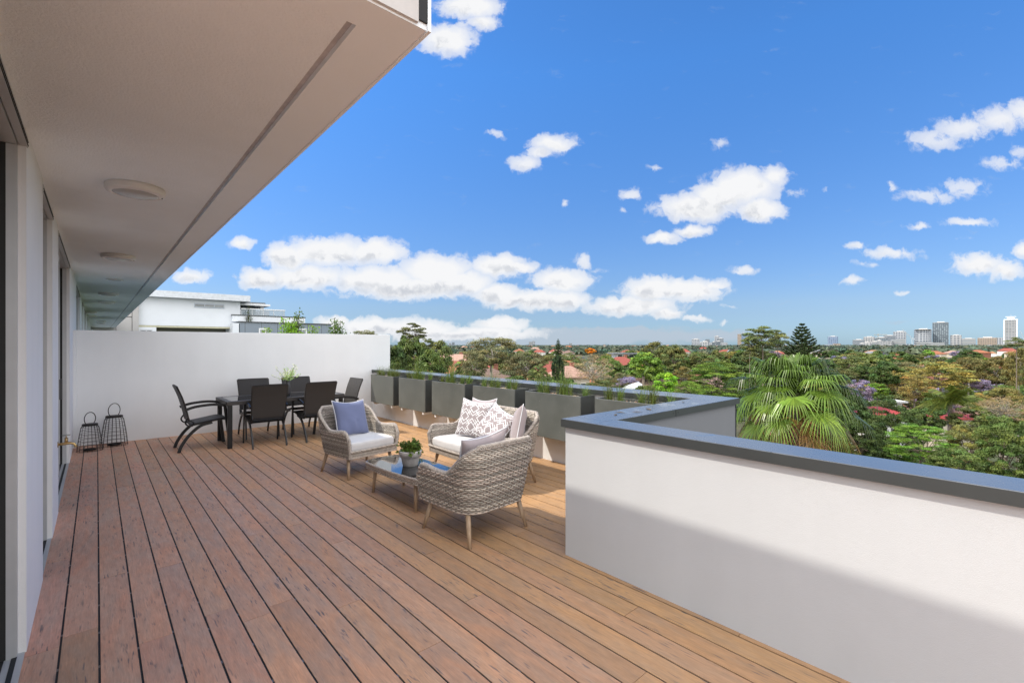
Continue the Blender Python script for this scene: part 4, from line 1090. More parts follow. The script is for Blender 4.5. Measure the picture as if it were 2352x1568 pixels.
tree('jaca', 1440, 862, 905, 66, 60, 'lilac jacaranda in flower behind the parapet near the bright green tree', var=0)
tree('olive', 1505, 785, 850, 74, 96, 'tall rounded olive tree, left one of the dense pair on the skyline', var=0)
tree('olive', 1548, 789, 860, 66, 92, 'dense olive tree, right one of the rounded pair on the skyline', var=2)
tree('bright', 1482, 812, 880, 90, 66, 'bright green spreading tree in front of the dense olive pair', var=0)
tree('lime', 1526, 855, 915, 58, 48, 'small lime-green tree just above the parapet coping')
tree('russet', 1572, 836, 890, 54, 62, 'russet gum between the lime-green tree and the feathery tree', var=0)
tree('olive', 1610, 811, 850, 62, 90, 'olive tree with a flat crown below the small orange crane', var=1)
tree('nearfeather', 1645, 824, 930, 150, 44, 'large feathery bright green tree left of the fan palm', var=0)
tree('nearfeather', 1580, 870, 935, 78, 40, 'lower feathery green tree touching the far parapet coping', var=1)
tree('gumtall', 1752, 741, 812, 104, 66, 'tall dark gum standing above the fan palm', var=1)
tree('gumtall', 1722, 768, 815, 56, 66, 'lower left crown beside the tall dark gum', var=0)
tree('gumtall', 1786, 752, 806, 52, 68, 'right crown beside the tall dark gum and the pine', var=1)
tree('olive', 1735, 800, 850, 70, 70, 'olive tree at the foot of the tall dark gum', var=0)
tree('olive', 1950, 816, 862, 88, 95, 'spreading dark olive tree right of the fan palm', var=1)
tree('deep', 1905, 826, 870, 50, 80, 'small dark tree touching the right side of the fan palm', var=0)
tree('olive', 1930, 842, 890, 80, 62, 'yellowish olive tree low behind the fan palm', var=2)
tree('deep', 2036, 826, 892, 86, 72, 'dense dark green tree left of the golden tree', var=1)
tree('deep', 1992, 836, 880, 60, 84, 'dark green tree between the olive tree and the dense dark tree', var=2)
tree('bright', 2015, 880, 915, 54, 58, 'low bright green tree beside the flowering jacaranda', var=1)
tree('jaca', 1979, 866, 930, 64, 56, 'round lilac jacaranda above the orange gable', var=1)
tree('gold', 2160, 830, 905, 165, 62, 'large golden-olive tree filling the middle right', var=0)
tree('gold', 2100, 862, 925, 90, 54, 'lower left part of golden foliage, a tree of its own before the large golden tree', var=1)
tree('russet', 2225, 812, 880, 90, 74, 'russet gum right of the golden tree', var=1)
tree('russet', 2290, 806, 900, 110, 60, 'broad russet gum near the right edge', var=2)
tree('russet', 2340, 790, 900, 80, 54, 'tall russet gum at the very right edge', var=0)
tree('gumtall', 2335, 772, 802, 70, 50, 'thin high gum branches in front of the tallest tower', var=0)
tree('deep', 2225, 782 + 20, 838, 60, 130, 'round dark tree below the office blocks', var=0)
tree('jaca', 2255, 868, 905, 60, 60, 'faded lilac jacaranda behind the feather palm', var=0)
tree('russet', 2300, 880, 960, 130, 44, 'rusty green tree above the bare grey shrub', var=1)
tree('brown', 2310, 905, 975, 130, 30, 'bare grey twiggy shrub at the right edge', var=1)
tree('neardeep', 2050, 926, 1085, 150, 27, 'broad dark green tree just beyond the near coping', var=0)
tree('neardeep', 1975, 946, 1080, 110, 25, 'dark glossy tree between the fan palm and the bright feathery tree', var=1)
tree('nearfeather', 2118, 968, 1085, 165, 22, 'bright green feathery tree just beyond the near coping', var=1)
tree('nearrusset', 2230, 958, 1120, 130, 23, 'olive and yellow-green broadleaf tree right of the bright feathery tree', var=0)
tree('neargreen', 2310, 950, 1130, 150, 19, 'leafy green tree in the lower right corner beyond the coping', var=0)
tree('neardeep', 2400, 930, 1120, 150, 20, 'dark leafy tree cut by the right edge of the view', var=1)
tree('neargreen', 2190, 1025, 1150, 150, 17, 'low leafy tree directly behind the near coping, beneath the feathery tree', var=1)
tree('neardeep', 1900, 1000, 1090, 130, 27, 'dark undergrowth tree below the skirt of the fan palm', var=0)
tree('deep', 2150, 905, 960, 60, 48, 'dark green bush tree beside the feather palm trunk', var=2)
tree('green', 2440, 850, 1000, 150, 34, 'leafy tree beyond the right edge of the view', var=0)

for (px, yt, yb, w, D, key, v) in [(1960, 905, 1000, 90, 40, 'deep', 0), (2130, 930, 1000, 80, 42, 'deep', 2), (2230, 930, 1010, 110, 33, 'olive', 1), (2300, 925, 1010, 110, 31, 'green', 2),
        (1620, 880, 960, 90, 50, 'green', 0), (1690, 870, 960, 90, 48, 'deep', 1), (1560, 890, 960, 60, 44, 'olive', 2), (1380, 872, 920, 90, 46, 'olive', 0), (1180, 862, 910, 90, 44, 'deep', 1), (1480, 885, 930, 70, 44, 'green', 1),
        (1130, 866, 905, 60, 50, 'green', 0), (2370, 900, 1010, 110, 36, 'russet', 0), (1920, 880, 940, 70, 54, 'green', 1), (2000, 975, 1060, 90, 32, 'deep', 0), (2270, 900, 960, 90, 48, 'gold', 1)]:
    tree(key, px, yt, yb, w, D, 'leafy understorey tree filling the slope just beyond the parapet', var=v, group='understorey trees beyond the parapet')

# --- Norfolk pines
def norfolk(label, px, ytop, ybot, wpx, D, seed, broad=False):
    x, y = far(px, D); gz = ground_z(x, y); zt_ = zof(ytop, D); zb_ = zof(ybot, D); W = wpx * D / FPX / 2
    t = thing('norfolk_pine', label, 'pine tree', (x, y, gz)); H = zt_ - gz
    m_ = MB(); m_.tube([(0, 0, 0), (0, 0, H * .6), (0, 0, H)], 1, 8, radii=[.3, .2, .03]); rr = random.Random(seed)
    P, N_, T_ = [], [], []; lv_ = 12; span = zt_ - zb_
    for i in range(lv_ + 1):
        k = i / lv_; z = H - span * (1.0) * (k ** .9) - .15; rad = W * (.12 + .88 * (k ** .75)); nb = 6
        for b in range(nb):
            a_ = b * 6.283 / nb + i * .55 + rr.uniform(-.15, .15); L_ = rad * rr.uniform(.82, 1.08)
            up = rad * .22
            pth = [(math.cos(a_) * L_ * q / 5, math.sin(a_) * L_ * q / 5, z - .08 * L_ * math.sin(q / 5 * 3.1) + up * (q / 5) ** 2) for q in range(6)]
            m_.tube(pth, 1, 4, radii=[.05 * (1 - .7 * q / 5) for q in range(6)])
            for s in range(int(80 + 120 * k)):
                u = rr.random() ** .6; p = Vector(pth[0]).lerp(Vector(pth[-1]), u); p.z = z - .08 * L_ * math.sin(u * 3.1) + up * u * u
                side = rr.gauss(0, .13 * (1.15 - u) + .05) * L_ * .8
                p += Vector((-math.sin(a_) * side, math.cos(a_) * side, rr.uniform(-.02, .14) + abs(side) * .1))
                P.append(tuple(p)); N_.append((rr.gauss(0, .4), rr.gauss(0, .4), 1)); g_ = rr.uniform(.6, 1.4); T_.append((g_, g_, g_))
    m_.build('trunk', M_bark, t, True)
    N_ = np.array(N_); N_ /= np.linalg.norm(N_, axis=1)[:, None]
    link('needles', leaves_mesh('pine_needles', np.array(P), N_, .13 if not broad else .15, np.array(T_), L['pine'], .4, seed), t)
norfolk('Norfolk pine with flat tiered branches beside the tall dark gum', 1842, 744, 815, 88, 70, 4, True)
norfolk('small distant Norfolk pine standing up behind the dark cypress', 1282, 779, 812, 24, 150, 9)

# --- fan palm
def frond_fan(m_, base, d, plen, R_, rr, droop, cfun, nseg=30, bend=.3):
    """petiole then a costapalmate fan of narrow blades that droop at the tips"""
    d = d.normalized(); side = d.cross(Vector((0, 0, 1))).normalized(); up = side.cross(d).normalized()
    pts = [base + d * plen * q / 4 - Vector((0, 0, droop * .25 * plen * (q / 4) ** 2)) for q in range(5)]
    m_.tube([tuple(p) for p in pts], 1, 4, (.9, .8, .5), radii=[.03, .026, .022, .018, .014])
    hub = pts[-1]; dd = ((pts[-1] - pts[-2]).normalized() + Vector((0, 0, -bend))).normalized(); up = side.cross(dd).normalized()
    for i in range(nseg):
        an = R(-118 + 236 * (i + .5) / nseg); L_ = R_ * (1 - .22 * (abs(an) / 2.06) ** 2) * rr.uniform(.88, 1.1)
        v = (dd * math.cos(an) + side * math.sin(an)); v = (v + up * .25 * (1 - abs(an) / 2)).normalized()
        w = .030 * R_ * rr.uniform(.8, 1.2); wd = v.cross(up).normalized(); c = cfun(rr); prev = None; fold = .35
        brk = rr.uniform(.55, .72)
        for q in range(6):
            t = q / 5; dr = max(0, t - brk) * 1.9 * droop + .15 * t * t * droop
            p = hub + v * L_ * (t - .25 * max(0, t - brk) * min(droop, 2)) + Vector((0, 0, -L_ * dr * .75))
            ww = w * (.12 + 1.7 * t if t < .5 else .97 - (t - .5) * 1.85); ww = max(ww, .002)
            cur = (tuple(p - wd * ww), tuple(p + wd * ww))
            if prev: m_.poly([prev[0], prev[1], cur[1], cur[0]], tuple(x * (1 if t < .7 else 1.15) for x in c))
            prev = cur
px0, D0 = 1822, 21.0; X0, Y0 = far(px0, D0); G0 = ground_z(X0, Y0); ZC0 = zof(897, D0)
fp = thing('fan_palm', 'big shaggy fan palm with drooping fronds beyond the corner of the parapet', 'palm tree', (X0, Y0, G0))
h0 = ZC0 - G0
a = MB(); a.tube([(0, 0, 0), (0, 0, h0 * .5), (0, 0, h0 - .1)], 1, 12, radii=[.32, .26, .24]); a.build('trunk', M_bark, fp, True)
rr = random.Random(21); gm = MB(); dm = MB()
nf = 82
for i in range(nf):
    k = i / (nf - 1); el = R(80 - 124 * k ** 1.05); az = i * 2.39996 + rr.uniform(-.2, .2)
    d = Vector((math.cos(az) * math.cos(el), math.sin(az) * math.cos(el), math.sin(el)))
    base = Vector((0, 0, h0 + .25 - .75 * k)); pl_ = rr.uniform(1.55, 2.35) * (.62 + .38 * min(1, k * 2.5)); Rr = rr.uniform(.95, 1.25)
    if k < .80:
        fb_ = rr.uniform(.25, 1.25)
        def cf(r_, k=k, fb_=fb_): g_ = r_.uniform(.7, 1.4) * fb_; return (g_ * (1 + .35 * k * r_.random()), g_, g_ * .8)
        frond_fan(gm, base, d, pl_, Rr, rr, rr.uniform(.6, 1.05) + .7 * max(0, .35 - k) / .35, cf, 33, .05 + .95 * k)
    else:
        def cf(r_): g_ = r_.uniform(.5, 1.35); y_ = r_.random(); return (g_, g_ * (.7 + .35 * y_), g_ * (.5 + .5 * (1 - y_)))
        frond_fan(dm, base, d, pl_ * .95, Rr, rr, rr.uniform(.4, .8), cf, 26, 1.3)
gm.build('green_fronds', L['fan'], fp); dm.build('dying_fronds', L['fandead'], fp)

# --- feather palms
def feather_palm(label, px, yc, D, R_, seed, nf=16):
    x, y = far(px, D); gz = ground_z(x, y); zc = zof(yc, D); h = zc - gz; rr = random.Random(seed)
    t = thing('feather_palm', label, 'palm tree', (x, y, gz))
    a = MB(); a.tube([(0, 0, 0), (.1, 0, h * .5), (0, 0, h)], 1, 10, radii=[.2, .15, .13]); a.build('trunk', M_bark, t, True)
    f_ = MB()
    for i in range(nf):
        az = i * 2.39996; el = R(rr.uniform(5, 70)); L_ = R_ * rr.uniform(.85, 1.1); dr = rr.uniform(.5, 1.0)
        d = Vector((math.cos(az) * math.cos(el), math.sin(az) * math.cos(el), math.sin(el))); side = d.cross(Vector((0, 0, 1))).normalized()
        pth = [Vector((0, 0, h)) + d * L_ * q / 10 - Vector((0, 0, dr * L_ * .55 * (q / 10) ** 2)) for q in range(11)]
        f_.tube([tuple(p) for p in pth], .018, 4, (1.4, 1.1, .6))
        for q in range(1, 46):
            u = q / 46 * 10; p = pth[int(u)].lerp(pth[min(int(u) + 1, 10)], u - int(u)); ll = L_ * .30 * math.sin(math.pi * (.12 + .85 * q / 46))
            for sg in (-1, 1):
                v = (side * sg + d * .45 + Vector((0, 0, -.45 + rr.uniform(-.2, .2)))).normalized(); w = d * .028 * R_ * .5; g_ = rr.uniform(.55, 1.6)
                f_.poly([tuple(p - w), tuple(p + w), tuple(p + v * ll + w * .2 + Vector((0, 0, -ll * .25))), tuple(p + v * ll - w * .2 + Vector((0, 0, -ll * .25)))], (g_ * rr.uniform(.9, 1.4), g_, g_ * .8))
    f_.build('fronds', L['feather'], t)
feather_palm('feather palm with arching fronds in front of the pinkish roof', 2182, 922, 34, 2.2, 5, 18)
feather_palm('small feather palm in front of the lilac jacaranda and brown roof', 1478, 862, 46, 1.3, 8, 12)

# --- small garden plants seen over the privacy wall (on the neighbour's terrace)
def over_wall_bush(label, px, ytop, ybot, wpx, Y, mat, seed, nst=12):
    D = Y / ratio(px)[1]; x, y = far(px, D); rr = random.Random(seed)
    t = thing('terrace_shrub', label, 'shrub', (x, y, .0)); zt_ = zof(ytop, D); W = wpx * D / FPX / 2
    st = MB(); P, N_, T_ = [], [], []
    for i in range(nst):
        xx = rr.uniform(-W, W); hh = zt_ * rr.uniform(.85, 1) if i else zt_; hh -= (abs(xx) / W) * .25 * (i > 0)
        pth = curve([(xx * .3, rr.uniform(-.1, .1), 0), (xx * .7, rr.uniform(-.1, .1), hh * .6), (xx, rr.uniform(-.15, .15), hh)], 4); st.tube(pth, .008, 4)
        for q in range(150):
            u = rr.uniform(.55, 1) ; j = u * (len(pth) - 1); p = Vector(pth[int(j)]).lerp(Vector(pth[min(int(j) + 1, len(pth) - 1)]), j - int(j))
            P.append(tuple(p + Vector((rr.gauss(0, .07), rr.gauss(0, .07), rr.gauss(0, .03))))); N_.append((rr.gauss(0, 1), rr.gauss(0, 1), rr.gauss(0, 1) + .5)); g_ = rr.uniform(.6, 1.5); T_.append((g_, g_, g_))
    st.build('stems', M_bark, t); N_ = np.array(N_); N_ /= np.linalg.norm(N_, axis=1)[:, None]
    link('leaves', leaves_mesh('shrub_leaves', np.array(P), N_, .04, np.array(T_), mat, .45, seed), t)
over_wall_bush('fresh green shrub showing over the white wall before the blue-grey storey', 665, 733, 764, 40, 14, L['lime'], 1, 13)
over_wall_bush('single tall leafy stem rising over the white wall', 680, 713, 764, 8, 14.3, L['green'], 2, 3)
over_wall_bush('low green shrub over the wall near the right window of the blue-grey storey', 727, 748, 764, 34, 14, L['lime'], 3, 8)
over_wall_bush('dark leafy shrub showing over the wall right of the white building', 776, 732, 764, 42, 13.5, L['green'], 4, 7)
over_wall_bush('tiny green shrub over the wall in front of the left window of the blue-grey storey', 607, 755, 764, 12, 14, L['lime'], 6, 3)
over_wall_bush('little palm-like plant on the terrace of the neighbouring building', 572, 702, 724, 12, 39.6, L['deep'], 7, 4)

# ------------------------------------------------------------------ terrain and streets
tm = MB()
rs = [12, 30, 60, 100, 150, 220, 320, 450, 650, 900, 1300, 1900, 2800, 4500, 9000, 20000]; na = 96
for r_ in rs:
    for i in range(na):
        a_ = 2 * math.pi * i / na; x, y = r_ * math.cos(a_), r_ * math.sin(a_)
        tm.v.append((x, y, ground_z(x, y) - .05))
for j in range(len(rs) - 1):
    for i in range(na):
        k = (i + 1) % na; tm.face((j * na + i, (j + 1) * na + i, (j + 1) * na + k, j * na + k))
tm.face(list(range(na))[::-1])
def ground_mat():
    m, g = newmat('suburb_ground'); o = g.obj()
    f = g.noise(o, .03, 6, .65); f2 = g.noise(o, .4, 4, .6)
    c = g.ramp(f, [(.35, (.035, .055, .02)), (.5, (.06, .075, .03)), (.62, (.10, .085, .055))])
    c = g.mix(g.mapr(f2, .45, .65, 0, .5), c, (.025, .035, .015))
    g.pbr(c, .95); return m
structure(tm.build('ground', ground_mat(), None, True))
# one street crossing the view far below
st = MB(); rd = simple('asphalt', (.05, .05, .052), .85, 0, .15, .5)
def street(name, x0, y0, x1, y1, w):
    m_ = MB(); n = 24; d = Vector((x1 - x0, y1 - y0)); L_ = d.length; nn = Vector((-d.y, d.x)).normalized() * w / 2
    for i in range(n + 1):
        for s in (-1, 1):
            x, y = x0 + d.x * i / n + nn.x * s, y0 + d.y * i / n + nn.y * s; m_.v.append((x, y, ground_z(x, y) + .12))
    for i in range(n): m_.face((2 * i, 2 * i + 2, 2 * i + 3, 2 * i + 1))
    structure(m_.build(name, rd))
street('road', *far(700, 140), *far(3000, 60), 8); street('road', *far(1290, 60), *far(1330, 420), 8)

# ------------------------------------------------------------------ houses
def house_meshes(w, d, h, rise, roofm, wallm, gable=False, eave=.5):
    r_ = MB(); hw, hd = w / 2 + eave, d / 2 + eave; rl = max(w - d, w * .25) / 2 if not gable else hw
    A = [(-hw, -hd, h), (hw, -hd, h), (hw, hd, h), (-hw, hd, h)]; Rg = [(-rl, 0, h + rise), (rl, 0, h + rise)]
    b0 = len(r_.v); r_.v += A + Rg + [(p[0], p[1], h - .22) for p in A]
    for q in ((0, 1, 5, 4), (2, 3, 4, 5), (1, 2, 5), (3, 0, 4), (0, 6, 7, 1), (1, 7, 8, 2), (2, 8, 9, 3), (3, 9, 6, 0), (9, 8, 7, 6)): r_.face([b0 + i for i in q])
    w_ = MB(); w_.box(-w / 2, w / 2, -d / 2, d / 2, -2.5, h - .23)
    return r_.mesh('roof', roofm), w_.mesh('wall', wallm)
wnd = MB(); wnd.box(-.6, .6, -.04, .04, -.6, .6); WND = wnd.mesh('window', M_white)
wnd = MB(); wnd.box(-.5, .5, -.06, .06, -.5, .5); PANE = wnd.mesh('pane', M_pane)
chm = MB(); chm.box(-.35, .35, -.35, .35, -.8, 1.3); chm.box(-.42, .42, -.42, .42, 1.301, 1.45); CHIM = chm.mesh('chimney', M_housewall[2])
HM = {}
def house(label, px, ytop, D, w, d, h, rise, rm, wm, rz, gable=False, chim=1, group=None, detail=True, zfix=True):
    key = (round(w), round(d), round(h), round(rise, 1), rm.name, wm.name, gable)
    if key not in HM: HM[key] = house_meshes(w, d, h, rise, rm, wm, gable)
    x, y = far(px, D); gz = zof(ytop, D) - h - rise if ytop is not None else ground_z(x, y) + .2
    t = thing('house', label, 'house', (x, y, gz), rz, group); R_, W_ = HM[key]
    ro = link('roof', R_, t); wl = link('wall', W_, t)
    if detail:
        for sx in (-.28, .28):
            for sy in (-1, 1):
                wi = link('window', WND, t); wi.location = (sx * w, sy * (d / 2 + .03), h * .55); pn = link('pane', PANE, wi)
        for sy in (-1, 1):
            wi = link('window', WND, t); wi.location = (sy * (w / 2 + .03), 0, h * .55); wi.rotation_euler = (0, 0, R(90)); link('pane', PANE, wi)
        if chim: c = link('chimney', CHIM, t); c.location = (w * .22, d * .12, h + rise * .6)
    return t
TC, RD, BR, OR, PK, GY = M_roofs; CW, WW, RB = M_housewall
house('house with weathered terracotta tiled roof and two chimneys below the golden tree', 2060, 905, 80, 7.5, 7, 3.8, 2.2, OR, CW, R(-30))
house('low white metal roofed shed beside the terracotta roof', 2012, 911, 70, 4.5, 4, 2.8, .4, M_whitemetal, WW, R(-44), chim=0)
house('bright red metal roof just behind the dark glossy tree', 2010, 933, 62, 4.6, 4, 2.8, .8, M_redmetal, WW, R(-44), chim=0)
house('long house with pinkish tiled roof behind the feather palm', 2165, 922, 74, 10, 7, 3.2, 2.0, PK, WW, R(-38))
house('red-edged low roof in front of the pinkish tiled roof', 2185, 948, 62, 5.5, 3, 2.6, .4, M_redmetal, CW, R(-38), chim=0)
house('orange gabled house under the lilac jacaranda', 1982, 893, 95, 6.5, 6, 3.6, 2.8, TC, WW, R(10), True)
house('grey gabled roof behind the terracotta house', 2042, 896, 98, 6, 6, 3.2, 2.2, GY, WW, R(60), True)
house('orange roofed house with solar panels under the spreading gum', 1055, 838, 84, 9, 8, 4, 2.4, TC, WW, R(-20))
house('long brown-roofed house below the spreading gum', 1095, 846, 70, 13, 8, 3.6, 2.0, BR, CW, R(-40))
house('red roofed house behind the thin gum', 1062, 828, 110, 16, 9, 4.2, 2.2, RD, CW, R(-35))
house('white gabled house left of the red roof', 1040, 813, 125, 9, 8, 5, 2.4, PK, WW, R(-60), True)
house('brown roofed house with cream wall right of the cypress', 1303, 840, 92, 6.5, 6, 4, 2.0, PK, CW, R(-20))
house('reddish roofed house showing between gum and cypress', 1255, 836, 104, 7, 7, 4, 2.2, RD, CW, R(-20))
house('terracotta roofed house just above the parapet left of the cypress', 1212, 864, 74, 5.5, 5, 3, 1.4, OR, CW, R(-35))
house('brown roofed house behind the lilac jacaranda', 1500, 868, 66, 14, 9, 3.6, 2.2, BR, CW, R(-40))
house('white gable under the lilac jacaranda', 1455, 880, 56, 4, 4, 2.6, 1.4, M_whitemetal, WW, R(20), True, 0)
house('red roofed house left of the bright green tree', 1425, 819, 130, 9, 8, 4, 2.4, RD, RB, R(-30))
house('small brown gabled house by the white-limbed russet gum', 1590, 868, 64, 8, 6, 3.4, 2.0, BR, WW, R(-20), True)
# modern white block with flat roof in the middle distance
wbk = thing('flat_roofed_building', 'long modern flat-roofed white and grey building between the orange tree and the olive pair', 'building', (*far(1442, 170), zof(810, 170) - 6), R(-40))
a = MB(); a.box(-6, 6, -4, 4, -4, 2.7); a.box(-5, 5.6, -3.6, 4, 3.1, 5.6); a.build('wall', WW, wbk)
a = MB(); a.box(-7, 7, -5, 5, 2.72, 3.05); a.box(-6.5, 6.3, -4.6, 4.6, 5.62, 6); a.build('roof', GY, wbk)
for q in range(5):
    a = MB(); a.box(-4.6 + q * 2.05, -3.1 + q * 2.05, -3.68, -3.61, 3.4, 5.3); a.build('window', M_pane, wbk)
for q in range(5):
    a = MB(); a.box(-5.5 + q * 2.2, -4 + q * 2.2, -4.08, -4.01, .3, 2.3); a.build('window', M_pane, wbk)
# suburb houses spread among the trees
rr = random.Random(77); gH = 'tiled houses scattered among the trees of the suburb'
roofw = {TC.name: 'terracotta', RD.name: 'red', BR.name: 'brown', OR.name: 'weathered orange', PK.name: 'pinkish', GY.name: 'slate grey'}
for i in range(62):
    D = 95 * math.exp(rr.random() * 1.9); px = rr.uniform(880, 2600)
    if D < 130 and 1560 < px < 1960: continue
    rm = rr.choice([TC, TC, OR, RD, TC, BR, PK, OR]); wm = rr.choice([CW, WW, RB])
    house('small %s tiled house half hidden among the distant suburb trees' % roofw[rm.name], px, None, D, rr.choice((8, 10, 12)), rr.choice((7, 8)), rr.choice((3.2, 4.4)), 2.0, rm, wm, rr.uniform(0, 3.1), group=gH + ', ' + roofw[rm.name], detail=D < 220)

# ------------------------------------------------------------------ suburb trees
kinds_mid = [('olive', 'dark olive'), ('gum', 'grey-olive'), ('green', 'mid green'), ('deep', 'deep green'), ('bright', 'bright green'), ('russet', 'russet'), ('gold', 'golden olive'), ('olive', 'dark olive'), ('gum', 'grey-olive'), ('green', 'mid green'), ('deep', 'deep green'), ('jaca', 'lilac flowering')]
rr = random.Random(31)
n_mid = 0
while n_mid < 285:
    D = 62 * math.exp(rr.random() ** .8 * 2.25); px = rr.uniform(860, 2620)
    x, y = far(px, D); gz = ground_z(x, y); h = rr.uniform(6.5, 11.5); w = rr.uniform(7.5, 13)
    if D < 80: h = min(h, 7.5)
    yt = 792 - (gz + h - HC) * FPX / D
    if yt < 803: yt = 803 + rr.uniform(0, 10)
    yb = yt + .72 * h * FPX / D
    key, wd = rr.choice(kinds_mid)
    if key == 'jaca' and rr.random() < .5: continue
    tree(key, px, yt, yb, w * FPX / D, D, 'distant %s tree rising among the suburb roofs' % wd, var=rr.randrange(3), group='suburb trees, ' + wd); n_mid += 1
# far-off wood: one mass
rg = np.random.default_rng(4); nC = 5200
Dd = 480 * np.exp(rg.random(nC) * 1.75); pxs = rg.uniform(600, 2800, nC); ax = (pxs - 1176) / FPX
cx = Dd * (FX + ax * RX); cy = Dd * (FY + ax * RY); cz = np.array([ground_z(a_, b_) for a_, b_ in zip(cx, cy)])
m_per = 26; hh = rg.uniform(3.8, 7.5, nC) * np.where(Dd > 1300, .8, 1); ww = rg.uniform(4.5, 9, nC)
idx = np.repeat(np.arange(nC), m_per); d = rg.normal(size=(len(idx), 3)); d /= np.linalg.norm(d, axis=1)[:, None]; d[:, 2] = abs(d[:, 2])
P = np.c_[cx[idx] + d[:, 0] * ww[idx] * .8, cy[idx] + d[:, 1] * ww[idx] * .8, cz[idx] + hh[idx] * (.35 + .6 * d[:, 2])]
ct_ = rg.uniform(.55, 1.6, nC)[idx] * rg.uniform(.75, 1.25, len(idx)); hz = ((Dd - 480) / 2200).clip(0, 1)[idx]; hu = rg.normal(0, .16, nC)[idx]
tint = np.c_[ct_ * (1 + hu) * (1 - hz * .1) + hz * .8, ct_ * (1 - hz * .1) + hz * .75, ct_ * (1 - hu * .5) + hz * 1.5].clip(.2, 3)  # distance haze baked into the tint: farther leaves paler and bluer
me = leaves_mesh('far_wood', P, d, 2.4, tint, L['far'], .7, 3); o = link('far_wood', me); tag(o, 'haze-tinted mass of far-off trees stretching to the skyline', 'trees', None, 'stuff')
# small far roofs and pale blocks sprinkled in that distance
rr = random.Random(9)
FR = []
for q in range(5):
    m_ = MB(); w, d_, h, r2 = 13, 9, 5, 3
    m_.box(-w / 2, w / 2, -d_ / 2, d_ / 2, 0, h, (1, 1, 1), 0); b0 = len(m_.v)
    m_.v += [(-7, -5, h), (7, -5, h), (7, 5, h), (-7, 5, h), (-3, 0, h + r2), (3, 0, h + r2)]
    for f_ in ((0, 1, 5, 4), (2, 3, 4, 5), (1, 2, 5), (3, 0, 4)): m_.face([b0 + i for i in f_], (1, 1, 1), 1)
    FR.append(m_.mesh('far_house', [WW, (TC, RD, OR, PK, GY)[q]]))
for i in range(90):
    D = 420 * math.exp(rr.random() * 1.1); px = rr.uniform(1000, 2600); x, y = far(px, D)
    q = rr.randrange(5); o = link('far_house', FR[q]); o.location = (x, y, ground_z(x, y) - .3); o.rotation_euler = (0, 0, rr.uniform(0, 3)); k = rr.uniform(.6, 1.0); o.scale = (k, k, k)
    tag(o, 'tiny far-off house with %s roof near the skyline' % ('terracotta', 'red', 'orange', 'pinkish', 'grey')[q], 'house', 'far-off houses, %s' % ('terracotta', 'red', 'orange', 'pinkish', 'grey')[q])

# ------------------------------------------------------------------ city skyline
FA = {
 'white': facade('white_tower_facade', (0.359, 0.374, 0.398), (.08, .10, .13), 5.6, 6.0, .6, .5),
 'offwhite': facade('offwhite_block_facade', (0.312, 0.312, 0.312), (.16, .18, .20), 3.6, 5.0, .7, .5),
 'dark': facade('dark_glass_tower_facade', (.10, .125, .15), (.26, .30, .32), 3.4, 4.0, .55, .45, .6),
 'grey': facade('grey_block_facade', (.19, .21, .235), (.12, .15, .18), 3.4, 3.4, .6, .5),
 'band': facade('banded_office_facade', (0.343, 0.343, 0.335), (.13, .16, .19), 3.8, 60, 1.0, .45),
 'bluefin': facade('blue_glass_facade', (.22, .28, .38), (.12, .17, .26), 3.4, 5.0, .7, .8),
 'stripe': facade('ribbed_tower_facade', (0.359, 0.359, 0.359), (.10, .12, .15), 4.5, 6.5, .55, .5),
 'tan': facade('tan_block_facade', (0.315, 0.255, 0.203), (.14, .13, .13), 3.5, 4.2, .5, .5)}
def tower(label, pa, pb, ytop, D, fac, plant=True, depth=None, round_=False, ybase=803, roof='grey', rz=None):
    xa, ya = far(pa, D); xb, yb = far(pb, D); x, y = far((pa + pb) / 2, D); w = (pb - pa) * D / FPX * math.cos(math.atan(((pa + pb) / 2 - 1176) / FPX))
    gz = min(ground_z(x, y), zof(ybase, D)) - 6; H = zof(ytop, D) - gz
    t = thing('tower_block', label, 'tower', (x, y, gz), -math.atan2(x, y) + R(((pa * 7.3) % 13) - 6)); dp = depth or w * .8
    b = MB()
    if round_:
        n = 28; pts = [(w / 2 * math.cos(a_), dp / 2 * math.sin(a_) * .6) for a_ in [2 * math.pi * i / n for i in range(n)]]
        b.v += [(p[0], p[1], 0) for p in pts] + [(p[0], p[1], H) for p in pts]; b.face(range(n, 2 * n))
        for i in range(n): j = (i + 1) % n; b.face((i, j, n + j, n + i))
    else: b.box(-w / 2, w / 2, -dp / 2, dp / 2, 0, H)
    b.build('body', FA[fac], t)
    if plant:
        p = MB(); p.box(-w * .22, w * .25, -dp * .2, dp * .2, H + .01, H + max(2.0, w * .09)); p.box(-w * .46, w * .46, -dp * .46, dp * .46, H + .005, H + .8); p.build('roof_plant', M_fascia_end, t)
    return t, w, dp, H
tower('distant blue-white tower standing alone left of the city cluster', 1902, 1924, 773, 1500, 'bluefin', ybase=800)
tower('long low white shed left of the city cluster', 1895, 1916, 791, 1300, 'white', False)
tower('low tan block beside the long white shed', 1913, 1931, 789, 1300, 'tan', False)
tower('dark grey mid-rise at the left end of the city cluster', 1959, 1985, 780.5, 1400, 'grey')
tower('pale grey ribbed block second from the left in the city cluster', 1984, 2009, 774, 1500, 'stripe')
tower('white block with dark glazed grid below the hammerhead crane', 2010, 2038, 775.5, 1300, 'dark')
tower('low white block in front of the dark glazed grid', 1996, 2030, 791, 1200, 'band', False)
tower('stepped dark-topped block left of the tall white slab', 2030, 2056, 771, 1350, 'grey')
tower('tall white slab block under the luffing crane', 2052, 2081, 762, 1400, 'white')
tower('pale blue block in front of the white slab', 2018, 2050, 783, 1150, 'offwhite', False)
tower('broad white balconied block at the foot of the white slab', 2046, 2078, 779, 1150, 'band', False)
